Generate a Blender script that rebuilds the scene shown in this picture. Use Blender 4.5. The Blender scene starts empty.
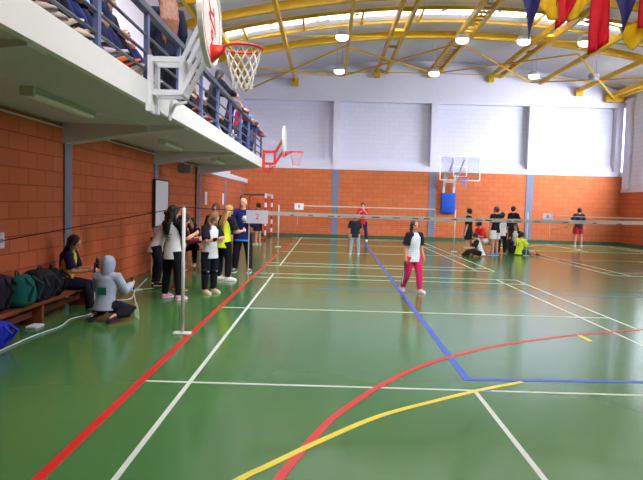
import bpy, bmesh, math, random
from mathutils import Vector, Matrix, Euler, noise
random.seed(7)
S = bpy.context.scene
COL = S.collection
PI = math.pi
V = Vector

# ------------------------------------------------------------------ camera, sky, exposure
def make_camera():
    f, p, y, r, h = 608.06, 0.0596647, -0.008191, 0.0267769, 1.65539
    cam = bpy.data.cameras.new('camera'); co = bpy.data.objects.new('camera', cam); COL.objects.link(co)
    fw = V((math.sin(y)*math.cos(p), math.cos(y)*math.cos(p), -math.sin(p)))
    rt = V((math.cos(y), -math.sin(y), 0)); up = rt.cross(fw)
    c, s = math.cos(r), math.sin(r)
    rt2 = rt*c + up*s; up2 = -rt*s + up*c
    m = Matrix((rt2, up2, -fw)).transposed().to_4x4(); m.translation = V((0, 0, h))
    co.matrix_world = m
    cam.sensor_fit = 'HORIZONTAL'; cam.sensor_width = 36; cam.lens = 36*f/643
    cam.clip_start = 0.05; cam.clip_end = 300
    S.camera = co
make_camera()

w = bpy.data.worlds.new('sky'); S.world = w; w.use_nodes = True
bg = w.node_tree.nodes['Background']; bg.inputs[0].default_value = (0.84, 0.88, 1.0, 1)
def sky_nodes():
    N = w.node_tree.nodes; L = w.node_tree.links          # hazy sky, brighter around the veiled sun, to the right behind the camera
    g = N.new('ShaderNodeNewGeometry'); sp = N.new('ShaderNodeVectorMath'); sp.operation = 'DOT_PRODUCT'; sp.inputs[1].default_value = (.58, -.74, .34); L.new(g.outputs['Incoming'], sp.inputs[0])
    mr = N.new('ShaderNodeMapRange'); mr.interpolation_type = 'SMOOTHSTEP'
    mr.inputs[1].default_value = -.35; mr.inputs[2].default_value = -1; mr.inputs[3].default_value = 8.5; mr.inputs[4].default_value = 120
    L.new(sp.outputs['Value'], mr.inputs[0]); L.new(mr.outputs[0], bg.inputs[1])
sky_nodes()
S.view_settings.view_transform = 'Standard'; S.view_settings.look = 'None'
S.view_settings.gamma = 1; S.view_settings.use_curve_mapping = False
S.view_settings.exposure = -1.5

def portal(loc, rot, sx, sy):
    l = bpy.data.lights.new('daylight_portal', 'AREA'); l.shape = 'RECTANGLE'; l.size = sx; l.size_y = sy
    l.cycles.is_portal = True
    o = bpy.data.objects.new('daylight_portal', l); o.location = loc; o.rotation_euler = rot; COL.objects.link(o)

# ------------------------------------------------------------------ helpers
def lin(c):
    return tuple(((x/255)/12.92 if x/255 <= .04045 else ((x/255+.055)/1.055)**2.4) for x in c)
MATS = {}
def mat(name, rgb, rough=.7, spec=.3, metal=0, var=.12, scale=8, bump=0, stretch=None):
    if name in MATS: return MATS[name]
    m = bpy.data.materials.new(name); m.use_nodes = True; nt = m.node_tree
    b = nt.nodes['Principled BSDF']; b.inputs['Roughness'].default_value = rough
    b.inputs['Specular IOR Level'].default_value = spec; b.inputs['Metallic'].default_value = metal
    c = lin(rgb)
    tc = nt.nodes.new('ShaderNodeTexCoord'); n = nt.nodes.new('ShaderNodeTexNoise')
    n.inputs['Scale'].default_value = scale; n.inputs['Detail'].default_value = 3
    if stretch:
        mp = nt.nodes.new('ShaderNodeMapping'); mp.inputs['Scale'].default_value = stretch
        nt.links.new(tc.outputs['Object'], mp.inputs['Vector']); nt.links.new(mp.outputs[0], n.inputs['Vector'])
    else: nt.links.new(tc.outputs['Object'], n.inputs['Vector'])
    mx = nt.nodes.new('ShaderNodeMix'); mx.data_type = 'RGBA'
    mx.inputs[6].default_value = (*[x*(1-var) for x in c], 1); mx.inputs[7].default_value = (*[min(1, x*(1+var)) for x in c], 1)
    nt.links.new(n.outputs['Fac'], mx.inputs[0]); nt.links.new(mx.outputs[2], b.inputs['Base Color'])
    if bump:
        bp = nt.nodes.new('ShaderNodeBump'); bp.inputs['Strength'].default_value = bump; bp.inputs['Distance'].default_value = .02
        nt.links.new(n.outputs['Fac'], bp.inputs['Height']); nt.links.new(bp.outputs[0], b.inputs['Normal'])
    MATS[name] = m
    return m
def emit(name, rgb, strength):
    m = bpy.data.materials.new(name); m.use_nodes = True; nt = m.node_tree
    b = nt.nodes['Principled BSDF']; b.inputs['Base Color'].default_value = (*lin(rgb), 1)
    b.inputs['Emission Color'].default_value = (*lin(rgb), 1); b.inputs['Emission Strength'].default_value = strength
    return m
def block_mat(name, c1, c2, mortar, axis, bw=.5, bh=.225, rough=.75, msize=.008):
    """painted concrete block: brick pattern in the plane of the wall ('x': wall along X, 'y': wall along Y)"""
    m = bpy.data.materials.new(name); m.use_nodes = True; nt = m.node_tree; N = nt.nodes; L = nt.links
    b = N['Principled BSDF']; b.inputs['Roughness'].default_value = rough; b.inputs['Specular IOR Level'].default_value = .25
    g = N.new('ShaderNodeNewGeometry'); sp = N.new('ShaderNodeSeparateXYZ'); cb = N.new('ShaderNodeCombineXYZ')
    L.new(g.outputs['Position'], sp.inputs[0]); L.new(sp.outputs['X' if axis == 'x' else 'Y'], cb.inputs[0]); L.new(sp.outputs['Z'], cb.inputs[1])
    t = N.new('ShaderNodeTexBrick'); t.inputs['Scale'].default_value = 1
    t.inputs['Brick Width'].default_value = bw; t.inputs['Row Height'].default_value = bh; t.inputs['Mortar Size'].default_value = msize
    t.inputs['Mortar Smooth'].default_value = .3
    t.inputs['Color1'].default_value = (*lin(c1), 1); t.inputs['Color2'].default_value = (*lin(c2), 1); t.inputs['Mortar'].default_value = (*lin(mortar), 1)
    L.new(cb.outputs[0], t.inputs['Vector']); L.new(t.outputs['Color'], b.inputs['Base Color'])
    bp = N.new('ShaderNodeBump'); bp.invert = True; bp.inputs['Strength'].default_value = .35; bp.inputs['Distance'].default_value = .01
    L.new(t.outputs['Fac'], bp.inputs['Height']); L.new(bp.outputs[0], b.inputs['Normal'])
    return m

def link(name, me, m=None, parent=None, smooth=False):
    o = bpy.data.objects.new(name, me); COL.objects.link(o)
    if m is not None:
        for q in (m if isinstance(m, (list, tuple)) else [m]): me.materials.append(q)
    if smooth:
        for p in me.polygons: p.use_smooth = True
    if parent is not None: o.parent = parent
    return o
def obj(name, bm, m, parent=None, smooth=False):
    bmesh.ops.recalc_face_normals(bm, faces=bm.faces)
    me = bpy.data.meshes.new(name); bm.to_mesh(me); bm.free()
    return link(name, me, m, parent, smooth)
def tag(o, label=None, cat=None, group=None, kind=None):
    if label: o['label'] = label
    if cat: o['category'] = cat
    if group: o['group'] = group
    if kind: o['kind'] = kind
    return o
def thing(name, label, cat, loc=(0, 0, 0), rz=0, group=None):
    o = bpy.data.objects.new(name, None); COL.objects.link(o); o.empty_display_size = .1
    o.location = loc; o.rotation_euler = (0, 0, rz)
    return tag(o, label, cat, group)
def struct(name, bm, m, parent=None, smooth=False):
    o = obj(name, bm, m, parent, smooth)
    if parent is None: o['kind'] = 'structure'
    return o
def dup(o, parent=None, **kw):
    c = o.copy(); COL.objects.link(c)
    if parent: c.parent = parent
    for ch in list(o.children): dup(ch, c)
    for k, v in kw.items(): c[k] = v
    return c
def BM(): return bmesh.new()
def box(bm, x0, x1, y0, y1, z0, z1, M=None):
    vs = [bm.verts.new((x, y, z)) for x in (x0, x1) for y in (y0, y1) for z in (z0, z1)]
    if M is not None:
        for v in vs: v.co = M @ v.co
    for f in ((0, 1, 3, 2), (4, 6, 7, 5), (0, 4, 5, 1), (2, 3, 7, 6), (0, 2, 6, 4), (1, 5, 7, 3)):
        bm.faces.new([vs[i] for i in f])
    return vs
def rbox(bm, x0, x1, y0, y1, z0, z1, b=.02, seg=2, M=None):
    t = BM(); box(t, x0, x1, y0, y1, z0, z1)
    bmesh.ops.bevel(t, geom=list(t.edges)+list(t.verts), offset=b, segments=seg, affect='EDGES', profile=.5)
    if M is not None: bmesh.ops.transform(t, matrix=M, verts=t.verts)
    merge(bm, t)
def merge(bm, t):
    me = bpy.data.meshes.new('tmp'); t.to_mesh(me); t.free(); bm.from_mesh(me); bpy.data.meshes.remove(me)
def frame(d):
    d = d.normalized(); a = V((0, 0, 1)) if abs(d.z) < .95 else V((0, 1, 0))
    u = d.cross(a).normalized(); return u, d.cross(u).normalized()*-1
def bar(bm, a, b, wd, ht):
    """rectangular bar from a to b: wd across, ht along its 'up'"""
    a, b = V(a), V(b); u, v = frame(b-a); u *= wd/2; v *= ht/2
    r = [[bm.verts.new(p + u*i + v*j) for i, j in ((-1, -1), (1, -1), (1, 1), (-1, 1))] for p in (a, b)]
    for k in range(4): bm.faces.new([r[0][k], r[0][(k+1) % 4], r[1][(k+1) % 4], r[1][k]])
    bm.faces.new(r[0]); bm.faces.new(r[1][::-1])
def loft(bm, rings, n=14, caps=True):
    """rings: (centre, u, v) half axes"""
    rr = []
    for c, u, v in rings:
        rr.append([bm.verts.new(V(c) + V(u)*math.cos(2*PI*k/n) + V(v)*math.sin(2*PI*k/n)) for k in range(n)])
    for a, b in zip(rr, rr[1:]):
        for k in range(n): bm.faces.new([a[k], a[(k+1) % n], b[(k+1) % n], b[k]])
    if caps: bm.faces.new(rr[0]); bm.faces.new(rr[-1][::-1])
def tube(bm, pts, rads, n=8, round_=False):
    pts = [V(p) for p in pts]
    if not isinstance(rads, (list, tuple)): rads = [rads]*len(pts)
    rings = []
    d0 = (pts[1]-pts[0]).normalized(); u, v = frame(d0)
    for i, p in enumerate(pts):
        d = ((pts[min(i+1, len(pts)-1)]-pts[max(i-1, 0)])).normalized()
        u = (u - d*u.dot(d)).normalized(); v = d.cross(u)
        rings.append((p, u*rads[i], v*rads[i], d, rads[i]))
    out = [(c, a, b) for c, a, b, d, r in rings]
    if round_:
        c, a, b, d, r = rings[0]; out = [(c-d*r*.98, a*.2, b*.2), (c-d*r*.75, a*.66, b*.66)] + out
        c, a, b, d, r = rings[-1]; out += [(c+d*r*.75, a*.66, b*.66), (c+d*r*.98, a*.2, b*.2)]
    loft(bm, out, n)
def ell(bm, c, rx, ry, rz, M=None, n=12):
    t = BM(); bmesh.ops.create_uvsphere(t, u_segments=n, v_segments=max(6, n*2//3), radius=1)
    mm = Matrix.Diagonal((rx, ry, rz, 1))
    if M is not None: mm = M.to_4x4() @ mm
    mm = Matrix.Translation(V(c)) @ mm
    bmesh.ops.transform(t, matrix=mm, verts=t.verts); merge(bm, t)
def ribbon(bm, pts, wd, z=.002, closed=False):
    """flat painted line on the floor, about 2 mm thick"""
    pts = [V((p[0], p[1], 0)) for p in pts]; n = len(pts); L = []
    for i, p in enumerate(pts):
        a = pts[(i-1) % n] if (closed or i > 0) else p; b = pts[(i+1) % n] if (closed or i < n-1) else p
        d = (b-a).normalized(); s = V((-d.y, d.x, 0))*wd/2
        L.append([bm.verts.new((q.x, q.y, zz)) for zz in (z, 0) for q in (p-s, p+s)])
    for i in range(n if closed else n-1):
        a, b = L[i], L[(i+1) % n]
        bm.faces.new([a[0], a[1], b[1], b[0]]); bm.faces.new([a[0], b[0], b[2], a[2]]); bm.faces.new([a[1], a[3], b[3], b[1]])
def remesh(bm, voxel, m, name, parent, sm=3, post=None):
    bmesh.ops.recalc_face_normals(bm, faces=bm.faces)
    me = bpy.data.meshes.new('tmp'); bm.to_mesh(me); bm.free()
    o = bpy.data.objects.new('tmp', me); COL.objects.link(o)
    r = o.modifiers.new('r', 'REMESH'); r.mode = 'VOXEL'; r.voxel_size = voxel
    if sm:
        s = o.modifiers.new('s', 'SMOOTH'); s.iterations = sm; s.factor = .5
    dg = bpy.context.evaluated_depsgraph_get(); dg.update()
    me2 = bpy.data.meshes.new_from_object(o.evaluated_get(dg)); me2.name = name
    bpy.data.objects.remove(o); bpy.data.meshes.remove(me)
    me2.materials.clear()
    if post: post(me2)
    return link(name, me2, m, parent, True)
def text(body, size, m, name, parent, M, ext=.001):
    cu = bpy.data.curves.new('t', 'FONT'); cu.body = body; cu.size = size; cu.align_x = 'CENTER'; cu.align_y = 'CENTER'; cu.extrude = ext
    o = bpy.data.objects.new('t', cu); COL.objects.link(o)
    dg = bpy.context.evaluated_depsgraph_get(); dg.update()
    me = bpy.data.meshes.new_from_object(o.evaluated_get(dg)); me.name = name
    bpy.data.objects.remove(o)
    me.transform(M); me.materials.clear()
    return link(name, me, m, parent)

# ------------------------------------------------------------------ materials
M_white = mat('white_paint', (222, 219, 238), .6, .3, var=.04)
M_soffit = mat('soffit_paint', (210, 202, 216), .8, .2, var=.05)
M_grey = mat('grey_pillar_paint', (120, 124, 150), .6, .3, var=.05)
M_yel = mat('yellow_steel', (206, 160, 14), .45, .4, var=.1, scale=3)
M_orange_x = block_mat('orange_block_far', (206, 112, 68), (198, 104, 62), (164, 80, 50), 'x', .5, .225)
M_orange_y = block_mat('orange_block_side', (200, 102, 62), (188, 94, 58), (150, 70, 45), 'y', .5, .225, msize=.01)
M_wblock_x = block_mat('white_block_far', (220, 217, 238), (216, 214, 235), (204, 202, 224), 'x', .5, .225)
M_wblock_y = block_mat('white_block_side', (224, 222, 238), (219, 217, 234), (196, 194, 214), 'y', .5, .225)
M_black = mat('black_cloth', (26, 25, 30), .85, .15)
M_metal = mat('grey_metal', (175, 178, 186), .4, .4, .3, var=.05)
M_line_w = mat('white_line_paint', (214, 218, 212), .35, .4, var=.06, scale=30)
M_line_r = mat('red_line_paint', (200, 40, 34), .35, .4, var=.08)
M_line_y = mat('yellow_line_paint', (226, 208, 60), .35, .4, var=.06)
M_line_b = mat('blue_line_paint', (50, 84, 190), .35, .4, var=.06)

def floor_material():
    m = bpy.data.materials.new('green_sports_floor'); m.use_nodes = True; nt = m.node_tree; N = nt.nodes; L = nt.links
    b = N['Principled BSDF']; b.inputs['Specular IOR Level'].default_value = .4
    tc = N.new('ShaderNodeTexCoord'); n = N.new('ShaderNodeTexNoise'); n.inputs['Scale'].default_value = .8; n.inputs['Detail'].default_value = 6
    L.new(tc.outputs['Object'], n.inputs['Vector'])
    mx = N.new('ShaderNodeMix'); mx.data_type = 'RGBA'; L.new(n.outputs['Fac'], mx.inputs[0])
    mx.inputs[6].default_value = (*lin((60, 104, 56)), 1); mx.inputs[7].default_value = (*lin((75, 120, 68)), 1)
    L.new(mx.outputs[2], b.inputs['Base Color'])
    n2 = N.new('ShaderNodeTexNoise'); n2.inputs['Scale'].default_value = 3; n2.inputs['Detail'].default_value = 5
    L.new(tc.outputs['Object'], n2.inputs['Vector'])
    mr = N.new('ShaderNodeMapRange'); mr.inputs[3].default_value = .14; mr.inputs[4].default_value = .2
    L.new(n2.outputs['Fac'], mr.inputs[0]); L.new(mr.outputs[0], b.inputs['Roughness'])
    n3 = N.new('ShaderNodeTexNoise'); n3.inputs['Scale'].default_value = 1.5
    L.new(tc.outputs['Object'], n3.inputs['Vector'])
    bp = N.new('ShaderNodeBump'); bp.inputs['Strength'].default_value = .05; bp.inputs['Distance'].default_value = .05
    L.new(n3.outputs['Fac'], bp.inputs['Height']); L.new(bp.outputs[0], b.inputs['Normal'])
    return m

# ------------------------------------------------------------------ room shell
XL, XR, XU = -4.07, 14.62, -4.9       # lower left wall, right wall, upper left wall
YB, YF = -3.5, 30.5
bm = BM(); box(bm, XU-.3, XR+.3, YB-.3, YF+.6, -.3, 0)
floor = struct('floor', bm, floor_material())
LZ_ = [.002]
def line(name, pts, wd, m, closed=False):
    LZ_[0] += .00004
    b = BM(); ribbon(b, pts, wd, LZ_[0], closed); return obj(name, b, m, floor)
W = .04
def court(x0, y0, left_white=True, far_centre=True, near_centre=True):
    """badminton court: centre net at y0, left doubles line at x0"""
    xs = [x0+.46, x0+5.64]
    for x in xs: line('white_line', [(x, y0-6.7), (x, y0+6.7)], W, M_line_w)
    line('white_line', [(x0+6.1, y0-6.7), (x0+6.1, y0+6.7)], W, M_line_w)
    if left_white: line('white_line', [(x0, y0-6.7), (x0, y0+6.7)], W, M_line_w)
    for a, bq in ((-1.98, -6.7), (1.98, 6.7)):
        if far_centre if a > 0 else near_centre: line('white_line', [(x0+3.05, y0+a), (x0+3.05, y0+bq)], W, M_line_w)
        line('white_line', [(x0, y0+a), (x0+6.1, y0+a)], W, M_line_w)
        line('white_line', [(x0, y0+math.copysign(5.94, bq)), (x0+6.1, y0+math.copysign(5.94, bq))], W, M_line_w)
        line('white_line', [(x0, y0+bq), (x0+6.1, y0+bq)], W, M_line_w)
court(-1.67, 7.42, False, False); court(-1.67, 22.6, False, False, False); court(7.45, 22.4)
line('red_line', [(-1.655, -3), (-1.65, 7.4), (-1.62, 12), (-1.58, 17), (-1.5, 28)], .075, M_line_r)
line('blue_line', [(1.61, 27.5), (1.6, 22.35), (1.53, 17.1), (1.45, 11), (1.39, 5.77)], .07, M_line_b)
line('blue_line', [(1.36, 5.79), (3.0, 5.87), (7.5, 5.9)], .07, M_line_b)
line('blue_line', [(1.45, 5.45), (1.53, 5.45)], .05, M_line_b)
line('blue_line', [(-.2, 11.8), (6.5, 11.8)], .04, M_line_b)
def smooth_curve(pts, k=6):
    out = []; n = len(pts)
    for i in range(n-1):
        p0, p1, p2, p3 = [V(pts[min(max(j, 0), n-1)]) for j in (i-1, i, i+1, i+2)]
        for s in range(k):
            t = s/k
            out.append(.5*((2*p1)+(p2-p0)*t+(2*p0-5*p1+4*p2-p3)*t*t+(-p0+3*p1-3*p2+p3)*t**3))
    out.append(V(pts[-1])); return out
line('red_line', smooth_curve([(-.5, 1.8), (-.4, 2.8), (-.25, 3.54), (-.01, 4.35), (.14, 4.74), (.53, 5.5), (1.01, 6.22), (1.55, 6.8), (2.14, 7.3), (2.77, 7.71), (3.3, 8.0), (4.1, 8.38), (5, 8.7), (6.2, 8.9)]), .065, M_line_r)
line('yellow_line', smooth_curve([(-1.15, 2.2), (-.78, 3.05), (-.48, 3.53), (-.33, 3.73), (-.01, 4.15), (.46, 4.7), (1.01, 5.14), (1.44, 5.46), (1.92, 5.76)]), .055, M_line_y)
line('yellow_line', [(3.39, 7.66), (3.39, 8.02)], .06, M_line_y)
cx, cy = 9.0, 26.3
line('yellow_line', [(cx+1.8*math.cos(t*PI/24), cy+1.8*math.sin(t*PI/24)) for t in range(48)], .06, M_line_y, True)

# far wall: orange block below, white above with three shallow recesses between piers
bm = BM(); box(bm, XU-.3, XR+.3, YF, YF+.25, 0, 3.38); struct('wall_far', bm, M_orange_x)
bm = BM(); box(bm, XU-.3, XR+.3, YF+.32, YF+.5, 3.38, 9.2); struct('wall_far_upper', bm, M_wblock_x)
PX = [-4.55, .37, 5.22, 10.05, 14.35]
bm = BM()
box(bm, XU, XR, YF-.03, YF+.33, 3.38, 3.62); box(bm, XU, XR, YF+.2, YF+.33, 3.62, 3.85); box(bm, XU, XR, YF, YF+.33, 6.75, 9.0)
for x in PX: box(bm, x-.17, x+.17, YF-.02, YF+.33, 3.6, 6.76)
struct('trim_1', bm, M_white)
for x in PX[1:4]:
    bm = BM(); box(bm, x-.17, x+.17, YF-.025, YF+.1, 0, 3.38); struct('pillar', bm, M_grey)
M_base = mat('green_skirting_paint', (62, 88, 66), .5, .3)
bm = BM(); box(bm, XL, XR, YF-.03, YF, 0, .13); struct('baseboard_far', bm, M_base)
# left wall under and beyond the balcony
bm = BM(); box(bm, XL-.25, XL, YB, YF, 0, 2.76); struct('wall_left', bm, M_orange_y)
bm = BM(); box(bm, XU-.25, XU, YB, YF, 2.6, 9); struct('wall_left_upper', bm, M_white)
bm = BM(); box(bm, XU, XL+.05, 20.0, YF, 2.58, 2.78); struct('trim_2', bm, M_white)
for i, y in enumerate((4.6, 9.47, 14.35, 19.25, 24.2, 29.1)):
    bm = BM(); box(bm, XL-.1, XL+.03, y-.13, y+.13, 0, 2.78); struct('pillar', bm, M_grey)
# right wall: block dado, white wall with a high far window and an added nearer one
bm = BM(); box(bm, XR, XR+.25, YB, YF, 0, 2.6); struct('wall_right', bm, M_orange_y)
WZ0, WZ1 = 3.0, 7.1
WIN = [(6.5, 10.5), (22.3, 28.5)]  # the nearer window is unseen, added to light balcony front and left wall
bm = BM()
box(bm, XR, XR+.25, YB, YF, 2.6, WZ0); box(bm, XR, XR+.25, YB, YF, WZ1, 9)
ys = [YB]+[v for p in WIN for v in p]+[YF]
for a, b in zip(ys[0::2], ys[1::2]): box(bm, XR, XR+.25, a, b, WZ0, WZ1)
struct('wall_right_upper', bm, M_wblock_y)
bm = BM(); box(bm, XR-.06, XR, YB, YF, 2.6, 2.72); struct('trim_3', bm, M_white)
bm = BM(); box(bm, XR-.03, XR, YB, YF-.03, 0, .13); struct('baseboard_right', bm, M_base)
bm = BM(); box(bm, XR-.16, XR, 29.7, 30.2, 2.72, 7.0); box(bm, XR-.2, XR, 29.65, 30.25, 7.0, 7.12); struct('pillar', bm, M_white)
bm = BM(); box(bm, XU-.25, XR+.25, YB-.25, YB, 0, 9); struct('wall_back', bm, M_orange_x)
M_glass = bpy.data.materials.new('window_glass'); M_glass.use_nodes = True
nt = M_glass.node_tree; nt.nodes.remove(nt.nodes['Principled BSDF'])
tr = nt.nodes.new('ShaderNodeBsdfTransparent'); tr.inputs[0].default_value = (.93, .95, .95, 1)
gl = nt.nodes.new('ShaderNodeBsdfGlossy'); gl.inputs['Roughness'].default_value = .03; ms = nt.nodes.new('ShaderNodeMixShader'); ms.inputs[0].default_value = .06
nt.links.new(tr.outputs[0], ms.inputs[1]); nt.links.new(gl.outputs[0], ms.inputs[2]); nt.links.new(ms.outputs[0], nt.nodes['Material Output'].inputs[0])
for i, (a, b) in enumerate(WIN):
    bm = BM()
    for yy in (a+.03, b-.03, a+(b-a)/3, a+2*(b-a)/3): box(bm, XR+.08, XR+.16, yy-.03, yy+.03, WZ0, WZ1)
    for zz in (WZ0+.03, (WZ0+WZ1)/2, WZ1-.03): box(bm, XR+.08, XR+.16, a, b, zz-.03, zz+.03)
    o = struct('window_%d' % (i+1), bm, mat('window_frame_paint', (190, 192, 196), .5))
    bm = BM(); box(bm, XR+.11, XR+.125, a, b, WZ0, WZ1); obj('glass', bm, M_glass, o)
    portal((XR+.3, (a+b)/2, (WZ0+WZ1)/2), (0, PI/2, 0), WZ1-WZ0, b-a)

# ------------------------------------------------------------------ roof
def zr(x): return 8.8-.0133*(x-4.85)**2
SKY = [(1.4, 4.5), (6.3, 9.4), (11.3, 13.8), (17.0, 18.2), (22.2, 23.1)]  # unseen nearer strips added and sized for light; only the last is visible
def roof_material():
    m = bpy.data.materials.new('corrugated_roof_sheet'); m.use_nodes = True; nt = m.node_tree; N = nt.nodes; L = nt.links
    b = N['Principled BSDF']; b.inputs['Base Color'].default_value = (*lin((224, 224, 238)), 1); b.inputs['Roughness'].default_value = .5
    g = N.new('ShaderNodeNewGeometry'); wv = N.new('ShaderNodeTexWave'); wv.bands_direction = 'Y'; wv.inputs['Scale'].default_value = 1.2
    L.new(g.outputs['Position'], wv.inputs['Vector'])
    bp = N.new('ShaderNodeBump'); bp.inputs['Strength'].default_value = .4; bp.inputs['Distance'].default_value = .03
    L.new(wv.outputs['Fac'], bp.inputs['Height']); L.new(bp.outputs[0], b.inputs['Normal'])
    return m
NX = 28
def sheet(bm, y0, y1, x0, x1, t=.06, dz=0, n=NX):
    xs = [x0+(x1-x0)*i/n for i in range(n+1)]
    g = [[bm.verts.new((x, y, zr(x)+dz+k)) for x in xs] for y in (y0, y1) for k in (0, t)]
    for i in range(n):
        a, b, c, d = g[0], g[1], g[2], g[3]
        bm.faces.new([a[i], a[i+1], c[i+1], c[i]]); bm.faces.new([b[i], d[i], d[i+1], b[i+1]])
        bm.faces.new([a[i], b[i], b[i+1], a[i+1]]); bm.faces.new([c[i], c[i+1], d[i+1], d[i]])
bm = BM(); yy = YB-.25
for a, b in SKY+[(YF+.5, None)]:
    sheet(bm, yy, a, XU-.25, XR+.25)
    yy = b
SX = [6.0, 6.0, 7.0, 10.0, 13.9]
for (a, b), xe in zip(SKY, SX):                        # the closed ends of each strip
    sheet(bm, a, b, XU-.25, -3.9, n=2); sheet(bm, a, b, xe, XR+.25, n=12)
struct('ceiling', bm, roof_material(), smooth=True)
def skylight_material():
    m = bpy.data.materials.new('skylight_sheet'); m.use_nodes = True; nt = m.node_tree; N = nt.nodes; L = nt.links
    N.remove(N['Principled BSDF'])
    g = N.new('ShaderNodeNewGeometry'); n = N.new('ShaderNodeTexNoise'); n.inputs['Scale'].default_value = 1.6; n.inputs['Detail'].default_value = 6
    L.new(g.outputs['Position'], n.inputs['Vector'])
    cr = N.new('ShaderNodeValToRGB'); cr.color_ramp.elements[0].position = .34; cr.color_ramp.elements[0].color = (.1, .055, .02, 1)
    cr.color_ramp.elements[1].position = .4; cr.color_ramp.elements[1].color = (.96, .95, .9, 1)
    L.new(n.outputs['Fac'], cr.inputs[0])
    t = N.new('ShaderNodeBsdfTransparent'); L.new(cr.outputs[0], t.inputs[0])
    d = N.new('ShaderNodeBsdfTranslucent'); L.new(cr.outputs[0], d.inputs[0]); mx = N.new('ShaderNodeMixShader'); mx.inputs[0].default_value = .3
    L.new(t.outputs[0], mx.inputs[1]); L.new(d.outputs[0], mx.inputs[2]); L.new(mx.outputs[0], N['Material Output'].inputs[0])
    return m
M_sky = skylight_material()
for i, (a, b) in enumerate(SKY):
    bm = BM(); sheet(bm, a, b, -3.9, SX[i], .01, .02); struct('window_%d' % (i+3), bm, M_sky)
    portal(((SX[i]-3.9)/2, (a+b)/2, 9.1), (0, 0, 0), SX[i]+3.9, b-a)
def arch(y, name, wd, top, depth):
    bm = BM(); xs = [XU+.02+(XR-.04-XU)*i/32 for i in range(33)]
    r = [[bm.verts.new((x, y+j*wd/2, zr(x)-k)) for j, k in ((-1, top), (1, top), (1, top+depth), (-1, top+depth))] for x in xs]
    for a, b in zip(r, r[1:]):
        for k in range(4): bm.faces.new([a[k], a[(k+1) % 4], b[(k+1) % 4], b[k]])
    bm.faces.new(r[0]); bm.faces.new(r[-1][::-1])
    struct(name, bm, M_yel)
ARCH = [.6, 5.4, 10.2, 15.0, 19.8, 24.6]
for y in ARCH: arch(y, 'arched_beam', .16, .2, .27)
for a, b in SKY:
    arch(a-.2, 'roof_purlin_beam', .08, .04, .11); arch(b+.45, 'roof_purlin_beam', .08, .04, .11)
    for k in range(9):
        x = -3.2+2.15*k; bm = BM(); bar(bm, (x, a-.2, zr(x)-.1), (x, b+.45, zr(x)-.1), .07, .1); struct('roof_strut_beam', bm, M_yel)
def girder(x, dbl, z=None, y0=YB, y1=30.45):
    z = z if z else zr(x)-.52
    bm = BM()
    for s in ((-.24, .24) if dbl else (0,)):
        bar(bm, (x+s, y0, z), (x+s, y1, z), .12, .2)
    if dbl == 2:
        y = y0+.3
        while y < y1-.3:
            bar(bm, (x-.24, y, z), (x+.24, y, z), .05, .06); y += .45
    elif dbl:
        y = y0+.3
        while y < y1: bar(bm, (x-.24, y, z), (x+.24, y, z), .1, .1); y += 2.4
    if x < 14 and x not in (.65, 10.3): box(bm, x-.16 if not dbl else x-.36, x+.16 if not dbl else x-.1, y1-.18, y1, z-.3, z+.1)
    struct('roof_girder_beam', bm, M_yel)
for x, d in ((-1.75, 0), (.65, 0), (2.5, 1), (5.1, 2), (8.1, 1), (10.3, 0), (12.2, 0)): girder(x, d)
girder(-4.15, 1, 7.55); girder(13.95, 1, 7.3)
bm = BM(); box(bm, 13.5, 14.4, 30.2, 30.45, 7.0, 7.3); struct('beam_bracket_trim', bm, M_yel)
# bracing rods and ties in the last bays
for (xa, xb) in ((-4.2, .5), (.5, 5.1), (5.1, 9.8), (9.8, 14.0)):
    for s in (0, 1):
        bm = BM(); a, b = (xa, xb) if s == 0 else (xb, xa)
        bar(bm, (a, 24.7, zr(a)-.6), (b, 30.3, zr(b)-.62), .055, .055); struct('bracing_rod_beam', bm, M_yel)
for y, z in ((29.6, 8.05), (23.9, 8.2)):
    bm = BM(); tube(bm, [(XU, y, z-.5), (-2, y, z-.12), (4.85, y, z), (11, y, z-.1), (XR, y, z-.45)], .022, 6); struct('tie_rod_beam', bm, M_yel)

# ------------------------------------------------------------------ balcony
YE = 20.0
bm = BM(); box(bm, XU, -2.2, YB, YE, 2.78, 3.03); struct('balcony_slab', bm, M_soffit)
bm = BM(); box(bm, -2.2, -2.13, YB, YE+.03, 2.76, 3.035); box(bm, XU, -2.2, YE, YE+.05, 2.76, 3.035); struct('balcony_fascia_trim', bm, mat('fascia_white', (238, 236, 238), .55, .3, var=.02))
for y in (-.3, 4.6, 9.47, 14.35, 19.25):
    bm = BM()
    p = [(XL, 2.79), (-2.2, 2.79), (-2.2, 2.74), (-2.9, 2.66), (XL, 2.47)]
    a = [bm.verts.new((x, y-.15, z)) for x, z in p]; b = [bm.verts.new((x, y+.15, z)) for x, z in p]
    bm.faces.new(a); bm.faces.new(b[::-1])
    for k in range(5): bm.faces.new([a[k], a[(k+1) % 5], b[(k+1) % 5], b[k]])
    struct('balcony_beam', bm, M_soffit)
bm = BM()
for k, (x0, z) in enumerate(((-2.78, 3.43), (-3.8, 3.83), (-4.55, 4.23))): box(bm, XU, x0, YB, YE-.1, 3.03, z)
struct('bleacher_step_slab', bm, mat('concrete_step', (150, 150, 154), .8))
M_rail = mat('blue_grey_rail_paint', (92, 100, 142), .45, .4, var=.05); M_rail2 = mat('dark_rail_paint', (74, 78, 96), .45, .4, var=.05)
rl = thing('balcony_railing', 'blue grey steel railing with horizontal bars along the balcony edge', 'railing', (-2.19, 5, 3.05))
y = 1.1
while y < YE:
    bm = BM(); box(bm, -.025, .025, y-5-.04, y-5+.04, 0, .8); box(bm, -.05, .05, y-5-.06, y-5+.06, 0, .012); obj('post', bm, M_rail, rl); y += 1.55
bm = BM(); box(bm, -.045, .045, YB-5+.02, YE-5, .79, .87); obj('handrail', bm, M_rail2, rl)
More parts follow.
